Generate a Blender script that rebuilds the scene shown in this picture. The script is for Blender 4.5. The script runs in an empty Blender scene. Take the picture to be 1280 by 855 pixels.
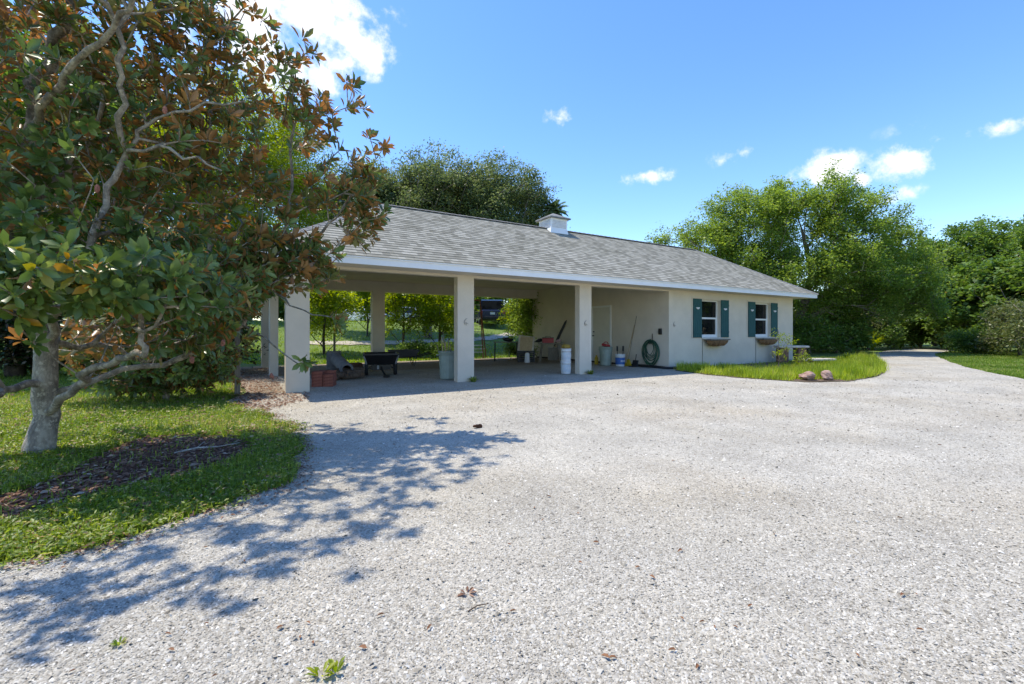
import bpy, math, random
import numpy as np
from mathutils import Vector, Matrix, Euler
from mathutils.geometry import tessellate_polygon

R = math.radians
scene = bpy.context.scene
COL = scene.collection
rnd = random.Random(7)

# ------------------------------------------------------------------ camera frame / survey helpers
CAM_H = 1.2
F = 575.0                       # focal length in photo pixels (1280 wide)
FW = np.array([.5259, .8505]); RT = np.array([.8505, -.5259])
HOR = 414.0

def G(px, py, z=0.0):
    """point of a horizontal plane at height z surveyed from the photograph"""
    d = F*(CAM_H - z)/(py - HOR); r = (px-640)/F
    p = (FW + RT*r)*d
    return Vector((p[0], p[1], z))

def D(px, d, z=0.0):
    p = (FW + RT*((px-640)/F))*d
    return Vector((p[0], p[1], z))

def DY(px, py, d):
    return D(px, d, CAM_H + (HOR-py)*d/F)

def smooth(a, b, x):
    t = np.clip((x-a)/(b-a), 0, 1); return t*t*(3-2*t)

def terrain(x, y):
    return 1.9*smooth(19, 34, y)*(1-smooth(20, 27, x)) - 0.03

# ------------------------------------------------------------------ object helpers
def link(o, parent=None):
    COL.objects.link(o)
    if parent is not None: o.parent = parent
    return o

def tag(o, label=None, cat=None, group=None, kind=None):
    if label: o['label'] = label
    if cat: o['category'] = cat
    if group: o['group'] = group
    if kind: o['kind'] = kind
    return o

def empty(name, loc, rz=0, label=None, cat=None, group=None):
    o = bpy.data.objects.new(name, None); o.empty_display_size = .2
    o.location = loc; o.rotation_euler = (0, 0, rz)
    link(o); return tag(o, label, cat, group)

def copy_tree(o, parent=None):
    c = o.copy(); COL.objects.link(c); c.parent = parent
    for ch in list(o.children): copy_tree(ch, c)
    return c

class MB:
    def __init__(s): s.v = []; s.f = []; s.m = []; s.s = []
    def add(s, v, f, mat=0, sm=False):
        n = len(s.v); s.v += [tuple(p) for p in v]
        for q in f: s.f.append(tuple(i+n for i in q)); s.m.append(mat); s.s.append(sm)
        return s
    def box(s, c, d, mat=0, rot=(0, 0, 0), tx=1, ty=1, bev=0):
        """box centred at c, dims d; tx,ty scale of the top"""
        x, y, z = d[0]/2, d[1]/2, d[2]/2
        M = Euler(rot).to_matrix(); c = Vector(c)
        if bev:
            b = min(bev, x*.45, y*.45, z*.45)
            ring = []
            for (zz, k, inn) in ((-z, 1, b), (-z+b, 1, 0), (z-b, 0, 0), (z, 0, b)):
                sx = 1 if k else tx; sy = 1 if k else ty
                X, Y = x*sx-inn, y*sy-inn; bb = b*.6
                ring.append([(X-bb, -Y, zz), (X, -Y+bb, zz), (X, Y-bb, zz), (X-bb, Y, zz), (-X+bb, Y, zz), (-X, Y-bb, zz), (-X, -Y+bb, zz), (-X+bb, -Y, zz)])
            vs = [c+M@Vector(p) for r_ in ring for p in r_]
            fs = [tuple(range(7, -1, -1)), tuple(range(24, 32))]
            for k in range(3):
                for i in range(8):
                    j = (i+1) % 8; fs.append((k*8+i, k*8+j, k*8+8+j, k*8+8+i))
            return s.add(vs, fs, mat)
        vs = [(-x, -y, -z), (x, -y, -z), (x, y, -z), (-x, y, -z), (-x*tx, -y*ty, z), (x*tx, -y*ty, z), (x*tx, y*ty, z), (-x*tx, y*ty, z)]
        return s.add([c+M@Vector(p) for p in vs], [(3, 2, 1, 0), (4, 5, 6, 7), (0, 1, 5, 4), (1, 2, 6, 5), (2, 3, 7, 6), (3, 0, 4, 7)], mat)
    def b2(s, a, b, mat=0, **k):
        return s.box([(a[i]+b[i])/2 for i in range(3)], [b[i]-a[i] for i in range(3)], mat, **k)
    def tube(s, pts, rad, n=8, mat=0, sm=True, caps=True):
        pts = [Vector(p) for p in pts]
        if not hasattr(rad, '__len__'): rad = [rad]*len(pts)
        vs = []; u = None
        for i, p in enumerate(pts):
            t = (pts[min(i+1, len(pts)-1)]-pts[max(i-1, 0)]).normalized()
            if u is None:
                u = t.orthogonal().normalized()
            else:
                u = (u-t*u.dot(t))
                u = u.normalized() if u.length > 1e-6 else t.orthogonal().normalized()
            w = t.cross(u)
            for k in range(n):
                a = 2*math.pi*k/n; vs.append(p+(u*math.cos(a)+w*math.sin(a))*rad[i])
        fs = []
        for i in range(len(pts)-1):
            for k in range(n):
                j = (k+1) % n; fs.append((i*n+k, i*n+j, (i+1)*n+j, (i+1)*n+k))
        s.add(vs, fs, mat, sm)
        if caps:
            m = len(pts)-1
            s.add(vs[:n], [tuple(range(n-1, -1, -1))], mat); s.add(vs[m*n:], [tuple(range(n))], mat)
        return s
    def bar(s, a, b, w, t, mat=0):
        """rectangular bar from a to b"""
        a = Vector(a); b = Vector(b); d = (b-a); L = d.length; q = d.to_track_quat('Z', 'Y').to_matrix()
        x, y = w/2, t/2
        vs = [a+q@Vector(p) for p in ((-x, -y, 0), (x, -y, 0), (x, y, 0), (-x, y, 0), (-x, -y, L), (x, -y, L), (x, y, L), (-x, y, L))]
        return s.add(vs, [(3, 2, 1, 0), (4, 5, 6, 7), (0, 1, 5, 4), (1, 2, 6, 5), (2, 3, 7, 6), (3, 0, 4, 7)], mat)
    def lathe(s, prof, c=(0, 0, 0), n=24, mat=0, sm=True, rib=0, nr=0, M=None):
        vs = []; c = Vector(c)
        for (r, z) in prof:
            for k in range(n):
                a = 2*math.pi*k/n; rr = r*(1+rib*math.cos(a*nr)) if nr else r
                p = Vector((rr*math.cos(a), rr*math.sin(a), z)); vs.append(c+(M@p if M else p))
        fs = [(i*n+k, i*n+(k+1) % n, (i+1)*n+(k+1) % n, (i+1)*n+k) for i in range(len(prof)-1) for k in range(n)]
        return s.add(vs, fs, mat, sm)
    def prism(s, poly, y0, y1, mat=0, top=None):
        """poly in (x,z) extruded along y; top optional second outline"""
        n = len(poly); q = top or poly
        vs = [(x, y0, z) for x, z in poly]+[(x, y1, z) for x, z in q]
        fs = [tuple(range(n)), tuple(range(2*n-1, n-1, -1))]+[((i+1) % n, i, n+i, n+(i+1) % n) for i in range(n)]
        return s.add(vs, fs, mat)
    def rock(s, c, r, seed=0, mat=0, n=10, m=7, amp=.18):
        g = random.Random(seed); c = Vector(c); vs = []
        ph = [(Vector((g.gauss(0, 1), g.gauss(0, 1), g.gauss(0, 1))).normalized(), g.uniform(.6, 1)) for _ in range(9)]
        for i in range(m+1):
            t = math.pi*i/m
            for k in range(n):
                a = 2*math.pi*k/n
                v = Vector((math.sin(t)*math.cos(a), math.sin(t)*math.sin(a), math.cos(t)))
                q = 1+amp*g.uniform(-.25, .25)*(0 < i < m)
                for (dv, h) in ph:
                    dd = v.dot(dv)-h*.75
                    if dd > 0: q -= dd*1.1*amp*3
                vs.append(c+Vector((v.x*r[0], v.y*r[1], v.z*r[2]))*q)
        fs = [(i*n+k, (i+1)*n+k, (i+1)*n+(k+1) % n, i*n+(k+1) % n) for i in range(m) for k in range(n)]
        return s.add(vs, fs, mat)
    def build(s, name, mats, parent=None, loc=None):
        me = bpy.data.meshes.new(name); me.from_pydata(s.v, [], s.f)
        for m in (mats if isinstance(mats, (list, tuple)) else [mats]): me.materials.append(m)
        me.polygons.foreach_set('material_index', s.m); me.polygons.foreach_set('use_smooth', s.s)
        me.update()
        o = bpy.data.objects.new(name, me)
        if loc is not None: o.location = loc
        return link(o, parent)

def np_mesh(name, V, faces_list, mats, parent=None, attr=None, loc=None, sm=False, matidx=None):
    """V Nx3; faces_list: list of int arrays (n,k)"""
    me = bpy.data.meshes.new(name)
    V = np.asarray(V, np.float32)
    me.vertices.add(len(V)); me.vertices.foreach_set('co', V.ravel())
    loops = np.concatenate([f.ravel() for f in faces_list]).astype(np.int32)
    tot = np.concatenate([np.full(len(f), f.shape[1], np.int32) for f in faces_list])
    st = np.concatenate([[0], np.cumsum(tot)[:-1]]).astype(np.int32)
    me.loops.add(len(loops)); me.loops.foreach_set('vertex_index', loops)
    me.polygons.add(len(tot)); me.polygons.foreach_set('loop_start', st); me.polygons.foreach_set('loop_total', tot)
    if sm: me.polygons.foreach_set('use_smooth', np.ones(len(tot), bool))
    for m in (mats if isinstance(mats, (list, tuple)) else [mats]): me.materials.append(m)
    if matidx is not None: me.polygons.foreach_set('material_index', matidx)
    if attr:
        for k, a in attr.items():
            at = me.attributes.new(k, 'FLOAT', 'FACE'); at.data.foreach_set('value', np.asarray(a, np.float32))
    me.update(calc_edges=True); me.validate()
    o = bpy.data.objects.new(name, me)
    if loc is not None: o.location = loc
    return link(o, parent)

# ------------------------------------------------------------------ materials
def newmat(name):
    m = bpy.data.materials.new(name); m.use_nodes = True
    nt = m.node_tree; nt.nodes.clear()
    out = nt.nodes.new('ShaderNodeOutputMaterial')
    return m, nt, out

def nd(nt, t, **k):
    n = nt.nodes.new('ShaderNode'+t)
    for a, b in k.items():
        if a in n.inputs.keys() if isinstance(a, str) and not hasattr(n, a) else False: n.inputs[a].default_value = b
        else: setattr(n, a, b)
    return n

def ramp(nt, stops, src, interp='LINEAR'):
    r = nt.nodes.new('ShaderNodeValToRGB'); cr = r.color_ramp; cr.interpolation = interp
    while len(cr.elements) < len(stops): cr.elements.new(.5)
    for e, (p, c) in zip(cr.elements, stops):
        e.position = p; e.color = (*c, 1) if len(c) == 3 else c
    nt.links.new(src, r.inputs[0]); return r

def noise(nt, co, scale, detail=4, rough=.55):
    n = nt.nodes.new('ShaderNodeTexNoise'); n.inputs['Scale'].default_value = scale
    n.inputs['Detail'].default_value = detail; n.inputs['Roughness'].default_value = rough
    if co is not None: nt.links.new(co, n.inputs['Vector'])
    return n

def simple(name, col, rough=.7, metal=0, var=.12, scale=6, bump=.15, bscale=60, spec=.5, col2=None):
    m, nt, out = newmat(name); L = nt.links
    b = nd(nt, 'BsdfPrincipled'); b.inputs['Roughness'].default_value = rough; b.inputs['Metallic'].default_value = metal
    b.inputs['Specular IOR Level'].default_value = spec
    tc = nd(nt, 'TexCoord'); co = tc.outputs['Object']
    n = noise(nt, co, scale, 6, .65)
    c2 = col2 or tuple(min(1, c*(1+var*1.6)) for c in col); c1 = tuple(c*(1-var*1.6) for c in col)
    r = ramp(nt, [(.3, c1), (.7, c2)], n.outputs['Fac']); L.new(r.outputs[0], b.inputs['Base Color'])
    if bump:
        n2 = noise(nt, co, bscale, 5, .6); bp = nd(nt, 'Bump'); bp.inputs['Strength'].default_value = bump; bp.inputs['Distance'].default_value = .01
        L.new(n2.outputs['Fac'], bp.inputs['Height']); L.new(bp.outputs[0], b.inputs['Normal'])
    L.new(b.outputs[0], out.inputs[0]); return m

def leafmat(name, cols, back=None, rough=.45, trans=.3, spec=.4, tcol=None):
    """cols: ramp stops over per-leaf random; back: ramp stops for underside"""
    m, nt, out = newmat(name); L = nt.links
    at = nd(nt, 'Attribute'); at.attribute_name = 'rnd'
    r = ramp(nt, cols, at.outputs['Fac']); colo = r.outputs[0]
    if back:
        ge = nd(nt, 'NewGeometry'); rb = ramp(nt, back, at.outputs['Fac'])
        mx = nd(nt, 'Mix'); mx.data_type = 'RGBA'
        L.new(ge.outputs['Backfacing'], mx.inputs['Factor']); L.new(r.outputs[0], mx.inputs[6]); L.new(rb.outputs[0], mx.inputs[7])
        colo = mx.outputs[2]
    b = nd(nt, 'BsdfPrincipled'); b.inputs['Roughness'].default_value = rough; b.inputs['Specular IOR Level'].default_value = spec
    L.new(colo, b.inputs['Base Color'])
    t = nd(nt, 'BsdfTranslucent')
    hs = nd(nt, 'HueSaturation'); hs.inputs['Hue'].default_value = .485; hs.inputs['Saturation'].default_value = 1.12; hs.inputs['Value'].default_value = 2.7
    L.new(r.outputs[0] if not back else colo, hs.inputs['Color']); L.new(hs.outputs[0], t.inputs[0])
    mix = nd(nt, 'MixShader'); mix.inputs[0].default_value = trans
    L.new(b.outputs[0], mix.inputs[1]); L.new(t.outputs[0], mix.inputs[2]); L.new(mix.outputs[0], out.inputs[0])
    return m

def bark(name, c1, c2, scale=8, bump=.6):
    m, nt, out = newmat(name); L = nt.links
    tc = nd(nt, 'TexCoord'); mp = nd(nt, 'Mapping'); mp.inputs['Scale'].default_value = (1, 1, .45)
    L.new(tc.outputs['Object'], mp.inputs[0])
    n = noise(nt, mp.outputs[0], scale, 8, .7); n2 = noise(nt, mp.outputs[0], scale*5, 6, .7)
    r = ramp(nt, [(.32, c1), (.5, tuple((a+b)/2 for a, b in zip(c1, c2))), (.62, c2)], n.outputs['Fac'])
    n3 = noise(nt, tc.outputs['Object'], scale*1.7, 5, .75); pt = ramp(nt, [(.52, (0, 0, 0)), (.60, (1, 1, 1))], n3.outputs['Fac'])
    pm_ = nd(nt, 'Mix'); pm_.data_type = 'RGBA'; L.new(pt.outputs[0], pm_.inputs['Factor']); L.new(r.outputs[0], pm_.inputs[6]); pm_.inputs[7].default_value = (*[min(1, v*1.15) for v in c2], 1)
    b = nd(nt, 'BsdfPrincipled'); b.inputs['Roughness'].default_value = .9
    L.new(pm_.outputs[2], b.inputs['Base Color'])
    ad = nd(nt, 'Math'); ad.operation = 'ADD'; L.new(n.outputs['Fac'], ad.inputs[0]); L.new(n2.outputs['Fac'], ad.inputs[1])
    bp = nd(nt, 'Bump'); bp.inputs['Strength'].default_value = bump; bp.inputs['Distance'].default_value = .02
    L.new(ad.outputs[0], bp.inputs['Height']); L.new(bp.outputs[0], b.inputs['Normal']); L.new(b.outputs[0], out.inputs[0]); return m

def gravel_mat():
    m, nt, out = newmat('crushed_shell_gravel'); L = nt.links
    tc = nd(nt, 'TexCoord'); co = tc.outputs['Object']
    wn = noise(nt, co, 30, 2); 
    wa = nd(nt, 'Mix'); wa.data_type = 'VECTOR'; wa.inputs['Factor'].default_value = .02
    L.new(co, wa.inputs[4]); L.new(wn.outputs['Color'], wa.inputs[5])
    v1 = nd(nt, 'TexVoronoi'); v1.inputs['Scale'].default_value = 95; v1.inputs['Randomness'].default_value = 1; L.new(wa.outputs[1], v1.inputs['Vector'])
    v2 = nd(nt, 'TexVoronoi'); v2.inputs['Scale'].default_value = 210; L.new(wa.outputs[1], v2.inputs['Vector'])
    s1 = nd(nt, 'SeparateColor'); L.new(v1.outputs['Color'], s1.inputs[0])
    s2 = nd(nt, 'SeparateColor'); L.new(v2.outputs['Color'], s2.inputs[0])
    ad = nd(nt, 'Math'); ad.operation = 'MULTIPLY_ADD'; ad.inputs[1].default_value = .55
    L.new(s1.outputs[0], ad.inputs[0])
    a2 = nd(nt, 'Math'); a2.operation = 'MULTIPLY'; a2.inputs[1].default_value = .45; L.new(s2.outputs[0], a2.inputs[0]); L.new(a2.outputs[0], ad.inputs[2])
    stone = ramp(nt, [(.0, (.14, .123, .09)), (.14, (.285, .26, .208)), (.4, (.39, .365, .303)), (.75, (.48, .455, .388)), (1, (.62, .595, .525))], ad.outputs[0])
    # broad wear: tan fines and grey tracks
    n1 = noise(nt, co, .35, 5, .6); n2 = noise(nt, co, 1.3, 6, .65)
    tan = ramp(nt, [(.45, (1, 1, 1)), (.66, (.98, .93, .85))], n1.outputs['Fac'])
    n3 = noise(nt, co, 22, 5, .8)
    nmx = nd(nt, 'Math'); nmx.operation = 'MULTIPLY_ADD'; nmx.inputs[1].default_value = .55; L.new(n3.outputs['Fac'], nmx.inputs[0])
    nm2 = nd(nt, 'Math'); nm2.operation = 'MULTIPLY'; nm2.inputs[1].default_value = .45; L.new(n2.outputs['Fac'], nm2.inputs[0]); L.new(nm2.outputs[0], nmx.inputs[2])
    wv = nd(nt, 'TexWave'); wv.wave_type = 'BANDS'; wv.bands_direction = 'DIAGONAL'; wv.inputs['Scale'].default_value = .16; wv.inputs['Distortion'].default_value = 5; wv.inputs['Detail'].default_value = 3; wv.inputs['Detail Scale'].default_value = .6; L.new(co, wv.inputs['Vector'])
    wr = ramp(nt, [(.15, (.97, .97, .965)), (.5, (1, 1, 1)), (.9, (1.03, 1.03, 1.03))], wv.outputs['Fac'])
    wm = nd(nt, 'Mix'); wm.data_type = 'RGBA'; wm.blend_type = 'MULTIPLY'; wm.inputs['Factor'].default_value = 1; L.new(tan.outputs[0], wm.inputs[6]); L.new(wr.outputs[0], wm.inputs[7])
    gr = ramp(nt, [(.36, (.70, .69, .68)), (.5, (.98, .975, .965)), (.62, (1.22, 1.21, 1.19))], nmx.outputs[0])
    mu = nd(nt, 'Mix'); mu.data_type = 'RGBA'; mu.blend_type = 'MULTIPLY'; mu.inputs['Factor'].default_value = 1
    L.new(stone.outputs[0], mu.inputs[6]); L.new(wm.outputs[2], mu.inputs[7])
    mu2 = nd(nt, 'Mix'); mu2.data_type = 'RGBA'; mu2.blend_type = 'MULTIPLY'; mu2.inputs['Factor'].default_value = 1
    L.new(mu.outputs[2], mu2.inputs[6]); L.new(gr.outputs[0], mu2.inputs[7])
    # dirt floor at the back of the carport
    sx = nd(nt, 'SeparateXYZ'); L.new(co, sx.inputs[0])
    def mr(src, a, b):
        q = nd(nt, 'MapRange'); q.inputs[1].default_value = a; q.inputs[2].default_value = b; L.new(src, q.inputs[0]); return q.outputs[0]
    yb = nd(nt, 'Math'); yb.operation = 'MULTIPLY_ADD'; yb.inputs[1].default_value = 2.6; L.new(n2.outputs['Fac'], yb.inputs[0]); L.new(sx.outputs[1], yb.inputs[2])
    my = mr(yb.outputs[0], 14.6, 15.4); mxx = mr(sx.outputs[0], 12.4, 11.8)
    m1 = nd(nt, 'Math'); m1.operation = 'MULTIPLY'; L.new(my, m1.inputs[0]); L.new(mxx, m1.inputs[1])
    # leaf-stained gravel at the left of the first column
    xa = nd(nt, 'Math'); xa.operation = 'MULTIPLY_ADD'; xa.inputs[1].default_value = -1.6; L.new(n2.outputs['Fac'], xa.inputs[0]); L.new(sx.outputs[0], xa.inputs[2])
    ml = mr(xa.outputs[0], .6, -.2); my2 = mr(sx.outputs[1], 8.7, 10.2)
    m3 = nd(nt, 'Math'); m3.operation = 'MULTIPLY'; L.new(ml, m3.inputs[0]); L.new(my2, m3.inputs[1])
    m2 = nd(nt, 'Math'); m2.operation = 'MAXIMUM'; L.new(m1.outputs[0], m2.inputs[0]); L.new(m3.outputs[0], m2.inputs[1])
    dn = noise(nt, co, 14, 8, .7); dirt = ramp(nt, [(.3, (.14, .105, .075)), (.55, (.30, .24, .18)), (.75, (.44, .37, .28))], dn.outputs['Fac'])
    m4 = nd(nt, 'Mix'); m4.data_type = 'RGBA'; L.new(m2.outputs[0], m4.inputs['Factor']); L.new(mu2.outputs[2], m4.inputs[6]); L.new(dirt.outputs[0], m4.inputs[7])
    b = nd(nt, 'BsdfPrincipled'); b.inputs['Roughness'].default_value = .85; b.inputs['Specular IOR Level'].default_value = .3
    L.new(m4.outputs[2], b.inputs['Base Color'])
    h = nd(nt, 'Math'); h.operation = 'MULTIPLY_ADD'; h.inputs[1].default_value = -.7; L.new(v1.outputs['Distance'], h.inputs[0])
    h2 = nd(nt, 'Math'); h2.operation = 'MULTIPLY_ADD'; h2.inputs[1].default_value = -.35; L.new(v2.outputs['Distance'], h2.inputs[0]); L.new(s1.outputs[1], h2.inputs[2])
    L.new(h2.outputs[0], h.inputs[2])
    bp = nd(nt, 'Bump'); bp.inputs['Strength'].default_value = .42; bp.inputs['Distance'].default_value = .012; L.new(h.outputs[0], bp.inputs['Height'])
    L.new(bp.outputs[0], b.inputs['Normal']); L.new(b.outputs[0], out.inputs[0]); return m

def shingle_mat():
    m, nt, out = newmat('grey_asphalt_shingles'); L = nt.links
    uv = nd(nt, 'UVMap'); co = uv.outputs[0]
    br = nd(nt, 'TexBrick'); br.offset = .37; br.offset_frequency = 2; br.squash = 1
    for k, v in (('Scale', 1), ('Mortar Size', .004), ('Mortar Smooth', .2), ('Brick Width', .17), ('Row Height', .142), ('Bias', 0)): br.inputs[k].default_value = v
    br.inputs['Color1'].default_value = (.0, .0, .0, 1); br.inputs['Color2'].default_value = (1, 1, 1, 1); br.inputs['Mortar'].default_value = (.2, .2, .2, 1)
    L.new(co, br.inputs['Vector'])
    n = noise(nt, co, 1.1, 5, .6); n2 = noise(nt, co, 45, 4, .7)
    a = nd(nt, 'Math'); a.operation = 'MULTIPLY_ADD'; a.inputs[1].default_value = .35; L.new(n2.outputs['Fac'], a.inputs[0])
    sc = nd(nt, 'SeparateColor'); L.new(br.outputs['Color'], sc.inputs[0])
    q = nd(nt, 'Math'); q.operation = 'MULTIPLY'; q.inputs[1].default_value = .7; L.new(sc.outputs[0], q.inputs[0]); L.new(q.outputs[0], a.inputs[2])
    c = ramp(nt, [(.08, (.16, .152, .122)), (.5, (.275, .265, .217)), (.95, (.375, .362, .305))], a.outputs[0])
    w = ramp(nt, [(.35, (.88, .88, .86)), (.65, (1.08, 1.08, 1.09))], n.outputs['Fac'])
    mu = nd(nt, 'Mix'); mu.data_type = 'RGBA'; mu.blend_type = 'MULTIPLY'; mu.inputs['Factor'].default_value = 1
    L.new(c.outputs[0], mu.inputs[6]); L.new(w.outputs[0], mu.inputs[7])
    b = nd(nt, 'BsdfPrincipled'); b.inputs['Roughness'].default_value = .95; b.inputs['Specular IOR Level'].default_value = .2
    L.new(mu.outputs[2], b.inputs['Base Color'])
    bp = nd(nt, 'Bump'); bp.inputs['Strength'].default_value = .5; bp.inputs['Distance'].default_value = .006; L.new(n2.outputs['Fac'], bp.inputs['Height'])
    L.new(bp.outputs[0], b.inputs['Normal']); L.new(b.outputs[0], out.inputs[0]); return m

def grass_ground():
    m, nt, out = newmat('lawn_soil'); L = nt.links
    tc = nd(nt, 'TexCoord'); co = tc.outputs['Object']
    n = noise(nt, co, .5, 6, .65); n2 = noise(nt, co, 25, 5, .7)
    a = nd(nt, 'Math'); a.operation = 'MULTIPLY_ADD'; a.inputs[1].default_value = .5; L.new(n2.outputs['Fac'], a.inputs[0]); 
    h = nd(nt, 'Math'); h.operation = 'MULTIPLY'; h.inputs[1].default_value = .5; L.new(n.outputs['Fac'], h.inputs[0]); L.new(h.outputs[0], a.inputs[2])
    c = ramp(nt, [(.34, (.075, .11, .02)), (.5, (.12, .19, .03)), (.64, (.22, .27, .07))], a.outputs[0])
    b = nd(nt, 'BsdfPrincipled'); b.inputs['Roughness'].default_value = .95; L.new(c.outputs[0], b.inputs['Base Color'])
    bp = nd(nt, 'Bump'); bp.inputs['Strength'].default_value = .8; bp.inputs['Distance'].default_value = .03; L.new(n2.outputs['Fac'], bp.inputs['Height'])
    L.new(bp.outputs[0], b.inputs['Normal']); L.new(b.outputs[0], out.inputs[0]); return m

def glass_mat():
    m, nt, out = newmat('window_glass'); L = nt.links
    tc = nd(nt, 'TexCoord'); n = noise(nt, tc.outputs['Object'], 1.7, 2)
    b = nd(nt, 'BsdfPrincipled'); b.inputs['Roughness'].default_value = .03; b.inputs['Specular IOR Level'].default_value = .35
    r = ramp(nt, [(.4, (.008, .009, .01)), (.6, (.02, .02, .02))], n.outputs['Fac']); L.new(r.outputs[0], b.inputs['Base Color'])
    bp = nd(nt, 'Bump'); bp.inputs['Strength'].default_value = .04; bp.inputs['Distance'].default_value = .01; L.new(n.outputs['Fac'], bp.inputs['Height']); L.new(bp.outputs[0], b.inputs['Normal'])
    L.new(b.outputs[0], out.inputs[0]); return m

def brick_like(name, c1, c2):
    return simple(name, c1, .9, var=.25, scale=9, bump=.5, bscale=90, col2=c2)

def planks(name, c1, c2, scale=3):
    m, nt, out = newmat(name); L = nt.links
    tc = nd(nt, 'TexCoord'); mp = nd(nt, 'Mapping'); mp.inputs['Scale'].default_value = (12, 12, 1.2); L.new(tc.outputs['Object'], mp.inputs[0])
    n = noise(nt, mp.outputs[0], scale, 7, .7); r = ramp(nt, [(.3, c1), (.7, c2)], n.outputs['Fac'])
    b = nd(nt, 'BsdfPrincipled'); b.inputs['Roughness'].default_value = .8; L.new(r.outputs[0], b.inputs['Base Color'])
    bp = nd(nt, 'Bump'); bp.inputs['Strength'].default_value = .4; bp.inputs['Distance'].default_value = .005; L.new(n.outputs['Fac'], bp.inputs['Height'])
    L.new(bp.outputs[0], b.inputs['Normal']); L.new(b.outputs[0], out.inputs[0]); return m

M = {}
M['gravel'] = gravel_mat(); M['roof'] = shingle_mat(); M['lawn'] = grass_ground(); M['glass'] = glass_mat()
M['stucco'] = simple('beige_stucco', (.65, .58, .475), .92, var=.045, scale=1.6, bump=.35, bscale=130, spec=.2)
M['ceil'] = simple('carport_plaster', (.60, .53, .43), .95, var=.06, scale=1.2, bump=.25, bscale=90, spec=.15)
M['white'] = simple('white_trim_paint', (.80, .80, .80), .5, var=.03, scale=3, bump=.05)
M['vinyl'] = simple('white_vinyl', (.78, .78, .76), .35, var=.02, scale=4, bump=0)
M['soffit'] = simple('cream_soffit', (.62, .57, .47), .8, var=.04, scale=4, bump=.1)
M['cream'] = simple('cream_door_paint', (.66, .63, .55), .5, var=.03, scale=4, bump=.05)
M['teal'] = planks('teal_shutter_paint', (.012, .062, .062), (.03, .115, .115))
M['darkmetal'] = simple('dark_metal', (.03, .03, .03), .4, .6, bump=.05)
M['steel'] = simple('galvanised_steel', (.45, .46, .47), .4, .8, bump=.05)
M['black'] = simple('black_plastic', (.014, .014, .017), .45, var=.2, bump=.05)
M['rubber'] = simple('tyre_rubber', (.02, .02, .02), .85, bump=.3)
M['greyplastic'] = simple('grey_plastic', (.30, .31, .31), .55, var=.1, bump=.05)
M['bin'] = simple('grey_green_plastic', (.30, .36, .32), .5, var=.08, bump=.05)
M['whiteplastic'] = simple('white_bucket_plastic', (.68, .70, .72), .4, var=.05, bump=.02)
M['blue'] = simple('blue_label', (.035, .12, .38), .5, var=.1, bump=0)
M['red'] = simple('faded_red_plastic', (.35, .03, .035), .5, var=.2, bump=.05)
M['yellow'] = simple('yellow_plastic', (.55, .38, .02), .5, var=.15, bump=.05)
M['mustard'] = simple('mustard_foam', (.30, .20, .035), .9, var=.2)
M['pink'] = simple('pale_pink_cloth', (.50, .33, .32), .9, var=.15)
M['wood'] = planks('weathered_grey_wood', (.12, .10, .075), (.28, .25, .20))
M['tanwood'] = planks('pale_timber', (.34, .25, .14), (.55, .43, .26))
M['darkwood'] = planks('dark_stained_wood', (.03, .02, .012), (.10, .07, .045))
M['log'] = bark('log_bark', (.035, .022, .014), (.13, .09, .06), 14)
M['trough'] = bark('rustic_wood', (.07, .03, .012), (.26, .15, .07), 9)
M['ladder'] = simple('rusty_orange_rail', (.20, .07, .03), .6, var=.3, bump=.1)
M['concrete'] = simple('concrete', (.33, .33, .32), .95, var=.12, scale=5, bump=.3, bscale=120)
M['dconcrete'] = simple('dark_concrete', (.17, .17, .175), .95, var=.15, scale=5, bump=.3, bscale=120)
M['brick'] = brick_like('red_brick', (.22, .06, .04), (.36, .13, .09))
M['coquina'] = simple('pinkish_rock', (.30, .15, .10), .95, var=.35, scale=9, bump=.9, bscale=40, col2=(.52, .36, .28))
M['slab'] = simple('pale_coral_stone', (.50, .45, .38), .95, var=.2, scale=8, bump=.9, bscale=30)
M['brownstone'] = simple('brown_stone', (.20, .11, .07), .95, var=.3, scale=8, bump=.9, bscale=30)
M['hose'] = simple('green_hose', (.03, .10, .06), .45, var=.3, scale=2, bump=0)
M['mulch'] = simple('red_brown_mulch', (.13, .06, .04), .95, var=.5, scale=18, bump=.9, bscale=70, col2=(.27, .14, .10))
M['soil'] = simple('dark_bed_soil', (.11, .075, .045), .95, var=.4, scale=12, bump=.9, bscale=60)
M['bark_mag'] = bark('magnolia_bark', (.10, .08, .06), (.42, .36, .28), 9, .9)
M['bark_grey'] = bark('grey_brown_bark', (.07, .055, .04), (.24, .20, .16), 5)
M['bark_dark'] = bark('dark_bark', (.03, .022, .016), (.11, .085, .06), 5)
M['palebark'] = bark('pale_dead_wood', (.22, .19, .16), (.45, .41, .36), 8)
M['mag'] = leafmat('magnolia_leaf', [(.0, (.045, .08, .02)), (.55, (.10, .165, .04)), (.86, (.20, .26, .07)), (.95, (.25, .22, .02)), (1, (.42, .20, .02))],
                   [(.0, (.10, .12, .03)), (.34, (.18, .17, .05)), (.46, (.26, .145, .055)), (.88, (.36, .185, .065)), (.96, (.45, .20, .05)), (1, (.5, .24, .05))], rough=.36, trans=.20, spec=.5)
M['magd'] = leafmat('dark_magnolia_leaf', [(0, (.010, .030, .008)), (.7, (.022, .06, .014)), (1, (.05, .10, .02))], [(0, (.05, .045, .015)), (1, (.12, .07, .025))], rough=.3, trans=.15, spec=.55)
M['feather'] = leafmat('feathery_leaf', [(0, (.10, .15, .012)), (1, (.24, .30, .03))], trans=.45)
M['dull'] = leafmat('olive_oak_leaf', [(0, (.045, .07, .024)), (.6, (.095, .13, .046)), (1, (.18, .21, .10))], trans=.4)
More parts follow.
